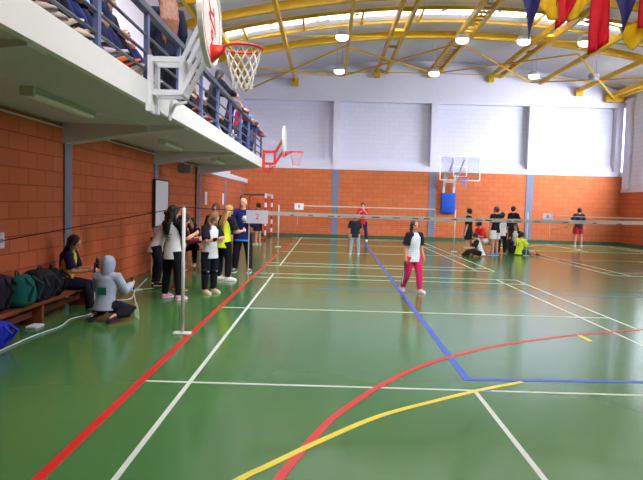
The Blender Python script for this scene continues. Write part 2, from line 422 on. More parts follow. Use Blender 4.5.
for z in (.13, .33, .53):
    bm = BM(); tube(bm, [(0, YB-5+.02, z), (0, YE-5, z)], .018, 8); obj('rail', bm, M_rail2, rl)

# under-balcony fittings
M_tubeoff = mat('unlit_tube_diffuser', (232, 230, 224), .5, .4, var=.05)
def batten(y0, y1, x, lab):
    t = thing('fluorescent_light', lab, 'light', (x, (y0+y1)/2, 2.78), 0, 'unlit tube lights under the balcony')
    L = (y1-y0)/2
    bm = BM(); rbox(bm, -.07, .07, -L, L, -.06, 0, .01); obj('housing', bm, mat('fitting_pale', (176, 182, 172), .5), t)
    bm = BM(); rbox(bm, -.06, .06, -L+.04, L-.04, -.1, -.05, .02); obj('diffuser', bm, M_tubeoff, t, True)
    for s in (-1, 1):
        bm = BM(); rbox(bm, -.075, .075, s*(L-.02)-.03, s*(L-.02)+.03, -.1, 0, .01); obj('end_cap', bm, mat('fitting_end', (196, 200, 192)), t)
batten(6.3, 8.0, -3.12, 'long unlit tube light on the balcony underside nearest the camera')
batten(11.4, 12.9, -3.12, 'unlit tube light under the balcony between its second and third beams')
batten(15.9, 17.4, -3.0, 'small unlit tube light under the balcony, farthest along its underside')
bm = BM(); tube(bm, [(XL+.03, y, 2.7) for y in (.5, 8, 13, 19.9)], .012, 6); tag(obj('conduit', bm, M_white), 'thin pale conduit along the top of the orange wall under the balcony', 'conduit')
bm = BM(); tube(bm, [(-3.1, 8.05, 2.77), (-2.9, 8.6, 2.77), (-2.75, 9.25, 2.77), (-2.75, 9.3, 2.68)], .01, 6); tag(obj('light_cable', bm, M_white), 'thin cable running from the near tube light over the balcony underside', 'cable')
t = thing('loudspeaker', 'small dark loudspeaker hung under the balcony beam above the white board', 'speaker', (-3.43, 14.6, 2.3))
bm = BM(); rbox(bm, -.16, .16, -.1, .1, 0, .2, .03); obj('body', bm, mat('speaker_grey', (96, 92, 84), .6), t)
bm = BM(); tube(bm, [(0, 0, .2), (0, 0, .48)], .02, 8); obj('bracket', bm, M_metal, t)
t = thing('whiteboard', 'white board with brown edge hung on the orange wall under the balcony', 'board', (XL, 14.72, 1.0))
bm = BM(); box(bm, .035, .06, -.58, .58, .03, 1.1); obj('panel', bm, mat('board_white', (226, 228, 238), .4, var=.02), t)
bm = BM(); box(bm, .03, .075, -.64, -.58, 0, 1.13); box(bm, .03, .075, .58, .6, 0, 1.13); box(bm, .03, .075, -.6, .6, 1.1, 1.13); box(bm, .03, .075, -.6, .6, 0, .03); obj('frame', bm, mat('board_frame_brown', (70, 40, 30)), t)
bm = BM(); tube(bm, [(XL+.03, 18.65, .02), (XL+.03, 18.65, 2.7)], .025, 8); tag(obj('wall_pipe', bm, mat('pipe_brown', (66, 34, 28))), 'dark vertical pipe on the orange wall under the balcony', 'pipe')
for y, lab in ((20.35, 'white paper notice taped to the orange wall, nearer of the two'), (23.7, 'white paper notice taped to the orange wall, farther of the two')):
    bm = BM(); box(bm, XL, XL+.008, y-.17, y+.17, 1.52, 1.95); tag(obj('paper_notice', bm, M_white), lab, 'notice', 'notices on the orange wall')
t = thing('wall_bracket', 'white round anchor plate on the orange wall holding the net cord', 'bracket', (XL, 7.5, 1.09))
bm = BM(); rbox(bm, 0, .03, -.09, .09, -.1, .1, .012); obj('plate', bm, M_white, t)
bm = BM(); tube(bm, [(.03, 0, 0), (.05, 0, 0)], .03, 10); obj('hook', bm, M_metal, t)

# ------------------------------------------------------------------ lamps
M_lampglow = emit('lamp_glow', (255, 250, 235), 9)
def lamp(x, y, z, lab, lit=True, proto=None):
    t = thing('high_bay_lamp', lab, 'lamp', (x, y, z), 0, 'high-bay lamps under the roof')
    bm = BM(); loft(bm, [((0, 0, .14), (.2, 0, 0), (0, .16, 0)), ((0, 0, .02), (.26, 0, 0), (0, .2, 0)), ((0, 0, 0), (.25, 0, 0), (0, .19, 0))], 16); obj('reflector', bm, mat('lamp_housing', (190, 190, 190), .5), t, True)
    bm = BM(); loft(bm, [((0, 0, 0), (.235, 0, 0), (0, .18, 0)), ((0, 0, -.1), (.225, 0, 0), (0, .17, 0)), ((0, 0, -.16), (.14, 0, 0), (0, .1, 0))], 16); obj('diffuser', bm, M_lampglow if lit else mat('unlit_lamp', (150, 150, 160), .4), t, True)
    bm = BM()
    for s in (-.1, .1): tube(bm, [(s, 0, .12), (s, 0, zr(x)-z-.05)], .008, 5)
    obj('suspension_rod', bm, M_metal, t)
RN = ['leftmost lit lamp of the nearer ceiling row', 'second lit lamp from the left of the nearer ceiling row', 'lit ceiling lamp behind the navy pennant, nearer row', 'lit ceiling lamp partly behind the long red banner']
for x, lab in zip((.36, 4.62, 6.8, 8.95), RN): lamp(x, 22.0, 7.62, lab)
FN = ['leftmost lit lamp of the far ceiling row by the wall', 'lit lamp in the middle of the far ceiling row', 'lit ceiling lamp of the far row left of the unlit one']
for x, lab in zip((.36, 4.5, 8.85), FN): lamp(x, 27.0, 7.5, lab)
lamp(11.45, 27.0, 7.5, 'unlit grey lamp at the right end of the far ceiling row', False)

# ------------------------------------------------------------------ pennants and drapes on their string
C_red, C_navy, C_ypen = mat('red_bunting', (212, 24, 44), .6, .3, scale=4), mat('navy_bunting', (48, 44, 110), .6), mat('yellow_bunting', (228, 190, 30), .6, scale=4)
YS = 9.0
def sag(x): return 4.86+.012*(x-4.6)**2
bm = BM(); tube(bm, [(x*.5, YS, sag(x*.5)) for x in range(-4, 29)], .008, 6)
tag(obj('bunting_string', bm, mat('string', (220, 200, 90))), 'string across the hall carrying the coloured pennants', 'string')
def flag(x0, x1, prof, m, lab, name, dy=0, topp=((0, 0), (1, 0))):
    """prof: list of (u across 0..1, drop) forming the lower edge; hung from the string"""
    bm = BM(); nu, nv = 10, 10; gr = []
    def drop(u, prof=prof):
        for (a, da), (b, db) in zip(prof, prof[1:]):
            if a <= u <= b: return da+(db-da)*(u-a)/(b-a+1e-9)
    for i in range(nu+1):
        u = i/nu; x = x0+(x1-x0)*u; d = drop(u); tp = drop(u, topp)
        gr.append([bm.verts.new((x, YS+dy+.035*math.sin(u*9+j*.25)*(.3+j/nv), sag(x)-tp-(d-tp)*j/nv)) for j in range(nv+1)])
    for i in range(nu):
        for j in range(nv): bm.faces.new([gr[i][j], gr[i+1][j], gr[i+1][j+1], gr[i][j+1]])
    bmesh.ops.solidify(bm, geom=list(bm.faces), thickness=.004)
    tag(obj(name, bm, m, None, True), lab, 'flag', 'flags of the bunting string')
flag(2.72, 3.0, [(0, .15), (.42, .66), (.5, .85), (.58, .66), (1, .15)], C_navy, 'navy pointed pennant at the left of the bunting', 'pennant')
flag(2.98, 3.26, [(0, .3), (.5, .46), (1, .5)], C_ypen, 'yellow cloth drape right of the left navy pennant', 'drape', .03)
flag(3.23, 3.5, [(0, .62), (.55, .5), (1, .2)], C_red, 'short red banner left of the long red banner', 'banner')
flag(3.42, 3.74, [(0, .5), (.5, .42), (1, .12)], C_ypen, 'yellow cloth drape between the two red banners', 'drape', .06)
flag(3.72, 3.99, [(0, .95), (.3, .92), (1, .78)], C_red, 'long red banner with slanted lower edge on the bunting', 'banner')
flag(4.06, 4.36, [(0, .1), (.48, .62), (.56, .62), (1, .1)], C_navy, 'navy pointed pennant right of the long red banner', 'pennant')
flag(3.95, 4.62, [(0, .5), (.35, .56), (.55, .8), (.72, .85), (1, .5)], C_ypen, 'wide yellow cloth drape behind the right navy pennant', 'drape', .07, ((0, .44), (.4, .52), (.75, .42), (1, .1)))
flag(4.42, 4.8, [(0, .55), (.5, .58), (1, .5)], C_red, 'red banner at the right edge beside the wide yellow drape', 'banner')

# ------------------------------------------------------------------ badminton nets and posts
M_tape = mat('net_tape_white', (196, 190, 184), .7, .2, var=.15, scale=40); M_cord = mat('net_cord_brown', (84, 56, 40), .8); M_tapemark = mat('tape_print', (96, 92, 96))
def net(name, x0, x1, y, ztop, drop, lab, cell, cord, tp=.045, sagd=.02, px=None):
    t = thing(name, lab, 'net', ((x0+x1)/2, y, 0), 0)
    L = (x1-x0)/2
    def zt(x): return ztop-sagd*(1-(x/L)**2)
    bm = BM(); n = 20
    xs = [-L+2*L*i/n for i in range(n+1)]
    for a, b in zip(xs, xs[1:]):
        vs = []
        for x in (a, b): vs.append([bm.verts.new((x, dy, zt(x)-dz)) for dy, dz in ((-.004, 0), (.004, 0), (.004, tp), (-.004, tp))])
        for k in range(4): bm.faces.new([vs[0][k], vs[0][(k+1) % 4], vs[1][(k+1) % 4], vs[1][k]])
    obj('top_tape', bm, M_tape, t)
    bm = BM(); x = -L
    while x <= L: box(bm, x-cord/2, x+cord/2, -cord/2, cord/2, ztop-drop, zt(x)-.05); x += cell
    z = ztop-drop
    while z < ztop-.06: box(bm, -L, L, -cord/2, cord/2, z-cord/2, z+cord/2); z += cell
    o = obj('mesh', bm, M_cord, t); o['kind'] = 'stuff'
    for s in (-1, 1):
        bm = BM(); box(bm, s*L-.006, s*L+.006, -.004, .004, ztop-drop, ztop-.05); obj('side_band', bm, M_tape, t)
    for s, xx in zip((-1, 1), px or ()):
        if xx is not None:
            bm = BM(); tube(bm, [(s*L, 0, ztop-.01), (xx-(x0+x1)/2, 0, 1.565)], .004, 5); obj('tie_cord', bm, M_cord, t)
    bm = BM(); box(bm, -L, L, -.0015, .0015, ztop-drop-.0015, ztop-drop+.0015); obj('bottom_cord', bm, M_cord, t)
    return t, L
t, L = net('badminton_net', -.95, 3.9, 7.42, 1.55, .88, 'long badminton net with white top tape nearest the camera', .024, .0011, px=(None, 4.5))
bm = BM(); random.seed(3)
x = -L+.5
while x < L-.1:
    l = random.uniform(.03, .1); box(bm, x, x+l, -.0055, -.004, 1.50, 1.512); x += l+random.uniform(.02, .3)
obj('tape_print', bm, M_tapemark, t)
net('badminton_net', -1.1, 4.0, 22.6, 1.58, .72, 'far badminton net hung in front of the orange far wall', .04, .0016, .035, 0, (-1.8, 4.75))
net('badminton_net', 7.9, 12.9, 21.6, 1.47, .72, 'badminton net at the far right before the boy in red shorts', .04, .0016, .035, .02, (7.1, 13.3))
def post(x, y, lab, h=1.56, base=True):
    t = thing('net_post', lab, 'post', (x, y, 0), 0, 'white badminton net posts')
    bm = BM(); tube(bm, [(0, 0, .02), (0, 0, h)], .022, 10); obj('pole', bm, mat('post_white', (214, 214, 214), .4, .4, var=.03), t, True)
    bm = BM(); tube(bm, [(0, 0, h), (0, 0, h+.025)], .014, 8); obj('cap', bm, M_metal, t)
    bm = BM(); rbox(bm, -.11, .11, -.06, .06, 0, .025, .008); obj('base_plate', bm, mat('post_white', (214, 214, 214)), t)
post(-1.75, 7.42, 'white net post with flat base nearest the camera on the red line')
post(4.5, 7.42, 'white net post at the right end of the nearest net')
post(-1.8, 22.6, 'slim white net post left of the far net near the goal')
post(4.75, 22.6, 'slim white net post before the far basketball stand')
post(7.1, 21.6, 'slim white net post beside the group of waiting players')
post(13.3, 21.6, 'white net post at the far right end of the right net')
bm = BM(); tube(bm, [(XL+.05, 7.5, 1.09), (-1.75, 7.42, 1.57), (-.95, 7.42, 1.535)], .006, 6); tag(obj('guy_rope', bm, mat('dark_cord', (48, 30, 34))), 'dark cord from the wall plate over the nearest post to the net', 'rope')
for (x, y, z0, z1, l, r, lab) in ((-.85, 7.40, 1.405, 1.56, -.135, .13, None),):
    t = thing('court_sign', 'white sheet with red number two hung at the near net', 'sign', (x, y, 0))
    bm = BM(); box(bm, l, r, -.003, .003, z0-.01, z1-.005); obj('sheet', bm, M_white, t)
    text('2', .1, mat('sign_red', (214, 90, 110)), 'numeral', t, Matrix.Translation((.0, -.004, 1.475)) @ Matrix.Rotation(PI/2, 4, 'X'))
for (x, y, z, lab) in ((-1.05, 22.59, 1.53, 'small white court sign on the left end of the far net'), (7.8, 21.59, 1.41, 'small white court sign on the left end of the right net')):
    t = thing('court_sign', lab, 'sign', (x, y, 0))
    bm = BM(); box(bm, -.17, .17, -.004, .004, z-.12, z+.12); obj('sheet', bm, M_white, t)
    bm = BM(); box(bm, -.03, .03, -.006, -.004, z-.05, z+.05); obj('printed_mark', bm, mat('sign_red', (214, 90, 110)), t)
    bm = BM(); tube(bm, [(.0, .006, z), (.1, .025, z-.02)], .006, 6); obj('tie', bm, M_metal, t)

# ------------------------------------------------------------------ basketball hoops
M_rim = mat('rim_orange_red', (222, 50, 30), .4, .4, var=.05); M_netw = mat('hoop_net_white', (226, 220, 214), .8)
def hoop_net(bm, cx, cy, z, r, drop, n=12, cord=.0045, taper=.55):
    rows = 6
    def pt(k, j):
        rr = r*(1-(1-taper)*min(1, (j/rows)*1.25)); a = 2*PI*(k+.5*(j % 2))/n
        return V((cx+rr*math.cos(a), cy+rr*math.sin(a), z-drop*j/rows))
    for j in range(rows):
        for k in range(n):
            a = pt(k, j)
            tube(bm, [a, pt(k, j+1)], cord, 5); tube(bm, [a, pt(k-1 if j % 2 == 0 else k+1, j+1)], cord, 5)
def rim_ring(bm, cx, cy, z, r, tr=.016):
    n = 32
    P = [V((cx+r*math.cos(2*PI*k/n), cy+r*math.sin(2*PI*k/n), z)) for k in range(n)]
    for k in range(n): tube(bm, [P[k], P[(k+1) % n]], tr, 8, True)
def side_hoop(Y, zb, lab, mframe, logo, netcol, netdrop, zr_, xw):
    """hoop bolted to the balcony edge: two truss frames, sloping arms, fan-shaped board facing +X"""
    t = thing('basketball_hoop', lab, 'basketball hoop', (-2.13, Y, 2.7))
    z0 = 2.7; xb = xw+2.13                                   # board plane in local x
    def LZ(z): return z-z0
    for s in (-.14, .14):
        bm = BM()
        bar(bm, (.03, s, -.02), (.03, s, .62), .05, .08)
        bar(bm, (.03, s, .58), (.4, s, .58), .05, .06); bar(bm, (.03, s, .2), (.4, s, .2), .05, .06)
        bar(bm, (.39, s, .18), (.39, s, .62), .05, .06)
        bar(bm, (.39, s, .55), (xb-.03, s*.9, LZ(zb+.62)), .04, .05); bar(bm, (.39, s, .2), (xb-.03, s*.9, LZ(zb+.22)), .04, .05)
        obj('side_truss', bm, mframe, t)
    for x, z in ((.03, .58), (.03, .2), (.39, .58), (.39, .2)):
        bm = BM(); bar(bm, (x, -.14, z), (x, .14, z), .04, .04); obj('cross_bar', bm, mframe, t)
    bm = BM(); box(bm, .0, .012, -.22, .22, -.02, .1); obj('base_plate', bm, mframe, t)
    bm = BM(); tube(bm, [(.1, .1, 0), (.2, .05, -.06), (.3, -.05, .08), (.42, .02, .12)], .02, 6); tube(bm, [(.22, .02, -.1), (.24, .02, .2)], .02, 6); obj('hinge_hook', bm, mframe, t)
    # fan-shaped board
    prof = []
    for k in range(41):
        a = -PI/2+2*PI*k/40
        yy = .62*math.cos(a); zz = .5+.5*math.sin(a)
        if math.sin(a) < 0: yy *= (1-.25*(-math.sin(a))**1.5)
        prof.append((math.copysign(abs(yy)**.85*.62**.15, yy), zz**.9*.98))
    prof = prof[:-1]
    def slab(bm, k, x0, x1, ring=None):
        c = (0, .5)
        P = [((y-c[0])*k, (z-c[1])*k+c[1]) for y, z in prof]
        f = [bm.verts.new((x1, y, LZ(zb)+z)) for y, z in P]; b = [bm.verts.new((x0, y, LZ(zb)+z)) for y, z in P]
        n = len(P)
        if ring:
            Q = [((y-c[0])*ring, (z-c[1])*ring+c[1]) for y, z in prof]
            fi = [bm.verts.new((x1, y, LZ(zb)+z)) for y, z in Q]; bi = [bm.verts.new((x0, y, LZ(zb)+z)) for y, z in Q]
            for i in range(n):
                j = (i+1) % n
                bm.faces.new([f[i], f[j], fi[j], fi[i]]); bm.faces.new([b[i], bi[i], bi[j], b[j]])
                bm.faces.new([f[i], b[i], b[j], f[j]]); bm.faces.new([fi[i], fi[j], bi[j], bi[i]])
        else:
            bm.faces.new(f); bm.faces.new(b[::-1])
            for i in range(n):
                j = (i+1) % n; bm.faces.new([f[i], b[i], b[j], f[j]])
    bm = BM(); slab(bm, 1, xb-.03, xb); B = obj('backboard', bm, mat('board_fibreglass', (240, 238, 238), .35, .5, var=.02), t)
    bm = BM(); slab(bm, 1.03, xb-.05, xb+.008, .965); obj('board_rim', bm, mat('board_fibreglass', (240, 238, 238)), B)
    if logo:
        bm = BM(); slab(bm, .86, xb, xb+.003, .83); obj('border_line', bm, mat('board_red', (210, 60, 56), .5), B)
        mr = mat('board_red', (210, 60, 56))
        bm = BM()
        def stroke(pts, wd=.035):
            for a, b_ in zip(pts, pts[1:]):
                bar(bm, (xb+.002, a[0], LZ(zb)+a[1]), (xb+.002, b_[0], LZ(zb)+b_[1]), wd, .003)
        def stroke2(pts, wd=.045):
            for (y0_, z0_), (y1_, z1_) in zip(pts, pts[1:]):
                d = V((0, y1_-y0_, z1_-z0_)); nrm = V((0, -d.z, d.y)).normalized()*wd/2
                p = V((xb, y0_, LZ(zb)+z0_)); q = V((xb, y1_, LZ(zb)+z1_)); e = V((.003, 0, 0))
                f_ = [bm.verts.new(v) for v in (p-nrm+e, p+nrm+e, q+nrm+e, q-nrm+e)]; bm.faces.new(f_)
        stroke2([(.0+.2*math.cos(a*PI/10), .72+.12*math.sin(a*PI/10)) for a in range(3, 17)])
        stroke2([(-.12, .62), (-.12, .5)]); stroke2([(-.2, .56), (.15, .46), (.2, .38)]); stroke2([(.1, .6), (.22, .42)])
        stroke2([(-.05, .36), (.02, .3), (.08, .36), (0, .42), (-.05, .36)]); stroke2([(.0, .27), (.06, .21), (0, .17), (-.05, .22), (0, .27)])
        stroke2([(.05, .68), (.12, .63), (.04, .6)])
        obj('board_markings', bm, mr, B)
    R = .225; rc = xb+.15+R
    bm = BM(); rim_ring(bm, rc, 0, LZ(zr_), R)
    M = Matrix.Identity(4)
    a = [bm.verts.new(v) for v in ((xb, -.09, LZ(zr_)+.02), (xb, .09, LZ(zr_)+.02), (xb, .06, LZ(zr_)-.17), (xb, -.06, LZ(zr_)-.17))]
    b = [bm.verts.new(v) for v in ((xb+.17, -.06, LZ(zr_)+.015), (xb+.17, .06, LZ(zr_)+.015), (xb+.17, .05, LZ(zr_)-.02), (xb+.17, -.05, LZ(zr_)-.02))]
    bm.faces.new(a); bm.faces.new(b[::-1])
    for k in range(4): bm.faces.new([a[k], a[(k+1) % 4], b[(k+1) % 4], b[k]])
    rm = obj('rim', bm, M_rim, t, True)
    bm = BM(); hoop_net(bm, rc, 0, LZ(zr_)-.015, R-.008, netdrop[1], cord=.006 if logo else .009)
    if netdrop[0]: bmesh.ops.translate(bm, vec=(0, 0, 0), verts=bm.verts)
    obj('net', bm, netcol, t)
side_hoop(7.3, 3.25, 'white framed basketball hoop on the balcony edge nearest the camera', mat('frame_white', (234, 234, 240), .45, .4, var=.04), True, M_netw, (0, .47), 3.46, -1.42)
side_hoop(19.75, 3.12, 'small red framed basketball hoop at the far end of the balcony', M_rim, False, mat('faded_net', (206, 170, 190), .8), (0, .42), 3.3, -1.42)
# far wall hoop
YH = 28.6
t = thing('basketball_hoop', 'basketball hoop with clear board and blue pad on the far wall', 'basketball hoop', (6.15, YF, 0))
d = YH-YF
bm = BM(); rbox(bm, -.5, .2, -.2, 0, 1.35, 2.35, .04); obj('pad', bm, mat('blue_pad', (20, 78, 190), .5, .3), t, True)
bm = BM()
for x in (-.4, .1):
    bar(bm, (x, -.1, 2.3), (x+.03, -.25, 3.3), .1, .1); bar(bm, (x+.03, -.25, 3.3), (x+.1, d+.05, 3.35), .08, .08); bar(bm, (x, -.1, 2.6), (x+.1, d+.1, 3.9), .06, .06)
bar(bm, (-.4, -.15, 2.9), (.1, -.15, 2.9), .06, .06); bar(bm, (-.6, d+.06, 3.3), (.5, d+.06, 3.3), .06, .06)
obj('support_arm', bm, mat('arm_white', (222, 222, 230), .45), t)
M_clear = bpy.data.materials.new('clear_board'); M_clear.use_nodes = True; nt = M_clear.node_tree; nt.nodes.remove(nt.nodes['Principled BSDF'])
tr = nt.nodes.new('ShaderNodeBsdfTransparent'); tr.inputs[0].default_value = (.93, .95, .97, 1); gl = nt.nodes.new('ShaderNodeBsdfGlossy'); gl.inputs['Roughness'].default_value = .1; ms = nt.nodes.new('ShaderNodeMixShader'); ms.inputs[0].default_value = .08
nt.links.new(tr.outputs[0], ms.inputs[1]); nt.links.new(gl.outputs[0], ms.inputs[2]); nt.links.new(ms.outputs[0], nt.nodes['Material Output'].inputs[0])
bm = BM(); box(bm, -.92, .92, d-.01, d+.01, 2.92, 4.02); B = obj('backboard', bm, M_clear, t)
bm = BM()
for a, b in (((-.92, 2.92), (.92, 2.92)), ((-.92, 4.02), (.92, 4.02)), ((-.92, 2.92), (-.92, 4.02)), ((.92, 2.92), (.92, 4.02))): bar(bm, (a[0], d, a[1]), (b[0], d, b[1]), .05, .05)
for a, b in (((-.3, 3.1), (.3, 3.1)), ((-.3, 3.55), (.3, 3.55)), ((-.3, 3.1), (-.3, 4.0)), ((.3, 3.1), (.3, 4.0))): bar(bm, (a[0], d-.015, a[1]), (b[0], d-.015, b[1]), .04, .03)
obj('board_frame', bm, mat('frame_white', (214, 216, 224)), B)
bm = BM(); rim_ring(bm, .12, d-.4, 3.05, .225, .018); box(bm, .02, .22, d-.18, d, 2.93, 3.07); obj('rim', bm, M_rim, t)
bm = BM(); hoop_net(bm, .12, d-.4, 3.03, .215, .42, 10, .009); obj('net', bm, mat('faded_net_blue', (190, 150, 190), .8), t)

# handball goal parked along the left wall
t = thing('handball_goal', 'red and white striped handball goal standing beside the left wall', 'goal', (-2.72, 26.8, 0))
def striped(name, a, b, n):
    a, b = V(a), V(b); bm = BM(); bar(bm, a, b, .08, .08)
    o = obj(name, bm, mat('goal_red', (190, 40, 40), .5), t)
    for k in range(1, n, 2):
        bm2 = BM(); bar(bm2, a+(b-a)*k/n, a+(b-a)*(k+1)/n, .083, .083); obj('stripe', bm2, M_white, o)
striped('goal_post', (0, 0, 0), (0, 0, 2.04), 10); striped('goal_post', (0, 3.0, 0), (0, 3.0, 2.04), 10); striped('crossbar', (0, .04, 2.0), (0, 2.96, 2.0), 14)
bm = BM()
for y in (0, 3.0):
    tube(bm, [(0, y, 2.0), (-.9, y, 1.98), (-1.1, y, 1.9), (-1.2, y, .03), (0, y, .03)], .022, 8)
tube(bm, [(-1.2, 0, .03), (-1.2, 3, .03)], .022, 8); tube(bm, [(-.95, 0, 1.97), (-.95, 3, 1.97)], .022, 8)
obj('back_frame', bm, mat('goal_frame_dark', (60, 50, 52), .5), t)

# ------------------------------------------------------------------ bench, bags, table, chairs, small things on the left
M_wood = mat('bench_wood', (120, 62, 38), .55, .3, var=.25, scale=6)
t = thing('gym_bench', 'low brown wooden bench along the orange wall under the bags', 'bench', (-3.78, 7.75, 0))
bm = BM(); rbox(bm, -.16, .16, -1.7, 1.7, .26, .31, .01); obj('seat', bm, M_wood, t)
for y in (-1.5, 0, 1.5):
    bm = BM(); rbox(bm, -.15, .15, y-.03, y+.03, 0, .26, .008); obj('leg', bm, M_wood, t)
bm = BM(); rbox(bm, -.02, .02, -1.5, 1.5, .1, .18, .005); obj('stretcher', bm, M_wood, t)
def backpack(name, lab, loc, rz, sx, sy, sz, m, m2, tilt=0):
    t = thing(name, lab, 'bag', loc, rz)
    R = Matrix.Rotation(tilt, 4, 'X')
    bm = BM(); rbox(bm, -sx/2, sx/2, -sy/2, sy/2, 0, sz, min(sx, sy)*.35, 4, R)
    for v in bm.verts: v.co += noise.noise_vector(v.co*9)*.018
    obj('body', bm, m, t, True)
    bm = BM(); rbox(bm, -sx*.36, sx*.36, -sy/2-.05, -sy/2+.05, .04, sz*.55, .035, 3, R); obj('pocket', bm, m2, t, True)
    bm = BM(); tube(bm, [R @ V((-.05, 0, sz-.01)), R @ V((-.03, 0, sz+.05)), R @ V((.03, 0, sz+.05)), R @ V((.05, 0, sz-.01))], .012, 6); obj('handle', bm, m2, t)
    for s in (-1, 1):
        bm = BM(); tube(bm, [R @ V((s*sx*.25, sy/2-.02, sz*.9)), R @ V((s*sx*.33, sy/2+.08, sz*.6)), R @ V((s*sx*.3, sy/2, .06))], .02, 6); obj('strap', bm, m2, t)
    bm = BM(); tube(bm, [R @ V((-sx*.42, -sy*.4, sz*.72)), R @ V((0, -sy/2-.012, sz*.8)), R @ V((sx*.42, -sy*.4, sz*.72))], .006, 6); obj('zip', bm, mat('zip_grey', (150, 150, 140)), t)
M_teal = mat('teal_cloth', (24, 98, 96), .8, .2, var=.3); M_bk2 = mat('black_nylon', (24, 24, 34), .7, .25, var=.4)
M_blu = mat('bright_blue_cloth', (24, 40, 190), .7)
backpack('backpack', 'black backpack on the bench nearest the seated girl in yellow', (-3.72, 8.25, .31), -1.3, .42, .26, .36, M_bk2, M_black, .1)
backpack('backpack', 'dark backpack with pale piping in the middle of the bench', (-3.72, 7.75, .31), -1.6, .46, .28, .4, M_bk2, mat('dark_grey_nylon', (40, 42, 56)), -.1)
backpack('sports_bag', 'teal green sports bag on the bench beside the dark backpacks', (-3.68, 7.3, .31), -1.5, .42, .3, .38, M_teal, mat('teal_dark', (18, 70, 74)), .15)
backpack('sports_bag', 'dark purple bag on the bench at the left picture edge', (-3.82, 6.98, .31), -1.4, .36, .28, .42, mat('purple_nylon', (40, 26, 54)), M_black)
backpack('drawstring_bag', 'bright blue bag hanging low before the end of the bench', (-3.5, 6.42, .02), -1.4, .3, .18, .28, M_blu, M_blu)
bm = BM(); rbox(bm, -3.72, -3.58, 7.45, 7.68, .0, .03, .01); tag(obj('book', bm, M_white), 'small pale book lying on the floor under the bench edge', 'book')
bm = BM(); tube(bm, [V((x, y, .012)) for x, y in smooth_curve([(-3.4, 5.2), (-3.42, 6.9), (-3.35, 7.6), (-3.42, 8.1), (-3.3, 8.55), (-3.5, 9.1), (-3.45, 9.6), (-3.2, 9.9), (-3.4, 10.8), (-3.7, 12.5)])], .008, 6)
tag(obj('floor_cable', bm, M_white), 'white cable snaking over the floor along the bench', 'cable')

t = thing('folding_table', 'dark topped table where players sit under the balcony', 'table', (-3.15, 14.3, 0))
bm = BM(); rbox(bm, -.75, .6, -.4, .4, .71, .745, .008); obj('table_top', bm, mat('table_top_grey', (90, 84, 88), .5), t)
for x in (-.68, .53):
    for y in (-.34, .34):
        bm = BM(); tube(bm, [(x, y, 0), (x, y, .71)], .018, 8); obj('leg', bm, M_metal, t)
for x, y, sx, sy, lab in ((-3.5, 14.1, .15, .1, 'white paper sheet on the left half of the table'), (-3.1, 14.15, .14, .1, 'white paper sheet in the middle of the table'), (-2.8, 14.3, .1, .14, 'white paper sheet on the right end of the table')):
    bm = BM(); box(bm, x-sx, x+sx, y-sy, y+sy, .745, .749); tag(obj('paper_sheet', bm, M_white), lab, 'paper', 'papers on the table')
for x, y, lab in ((-3.3, 14.4, 'water bottle on the table near the wall'), (-2.95, 14.42, 'water bottle on the table nearer the court')):
    t = thing('water_bottle', lab, 'bottle', (x, y, .745), 0, 'bottles on the table')
    bm = BM(); tube(bm, [(0, 0, 0), (0, 0, .15), (0, 0, .19)], [.032, .032, .012], 10); obj('body', bm, mat('bottle_plastic', (170, 190, 210), .2, .5), t, True)
    bm = BM(); tube(bm, [(0, 0, .19), (0, 0, .215)], .014, 8); obj('cap', bm, M_blu, t)
def chair(x, y, rz, lab):
    t = thing('plastic_chair', lab, 'chair', (x, y, 0), rz, 'chairs around the table')
    mm = mat('chair_plastic', (52, 44, 56), .5)
    bm = BM(); rbox(bm, -.2, .2, -.2, .2, .42, .45, .012); obj('seat', bm, mm, t)
    bm = BM(); rbox(bm, -.19, .19, -.22, -.19, .58, .82, .012); obj('backrest', bm, mm, t)
    for sx in (-.17, .17):
        for sy, zt in ((-.19, .75), (.17, .42)):
            bm = BM(); tube(bm, [(sx, sy, 0), (sx, sy, zt)], .012, 6); obj('leg', bm, M_metal, t)
chair(-3.3, 15.0, PI, 'dark plastic chair behind the table by the wall')
chair(-2.65, 15.1, PI, 'dark plastic chair behind the right end of the table')
chair(-3.6, 13.4, -.6, 'dark plastic chair at the near side of the table')

# ------------------------------------------------------------------ rackets
def racket(lab, p_hand, p_head, face_n=(0, 1, 0), cf=(214, 214, 214), L=.66):
    """badminton racket: grip end at p_hand, head away towards p_head"""
    a = V(p_hand); d = (V(p_head)-a).normalized(); n = V(face_n); n = (n-d*n.dot(d)).normalized(); s = d.cross(n)
    t = thing('badminton_racket', lab, 'racket', a, 0)
    def q(u, v): return d*u+s*v
    mf = mat('racket_frame_%d_%d' % cf[:2], cf, .35, .5)
    bm = BM(); tube(bm, [q(0, 0), q(.16, 0)], .014, 8, True); obj('grip', bm, mat('grip_black', (40, 36, 40)), t, True)
    bm = BM(); tube(bm, [q(.15, 0), q(L-.27, 0)], .006, 6); obj('shaft', bm, mf, t)
    bm = BM(); n_ = 28; P = [q(L-.135+.135*math.cos(2*PI*k/n_), .105*math.sin(2*PI*k/n_)) for k in range(n_)]
    for k in range(n_): tube(bm, [P[k], P[(k+1) % n_]], .007, 6)
    obj('head_frame', bm, mf, t, True)
    bm = BM()
    for k in range(-6, 7):
        v = k*.0155; h = .13*math.sqrt(max(0, 1-(v/.102)**2)); tube(bm, [q(L-.135-h, v), q(L-.135+h, v)], .0012, 4)
    for k in range(-8, 9):
        u = k*.0155; h = .1*math.sqrt(max(0, 1-(u/.132)**2)); tube(bm, [q(L-.135+u, -h), q(L-.135+u, h)], .0012, 4)
    obj('strings', bm, mat('string_white', (220, 220, 200)), t)

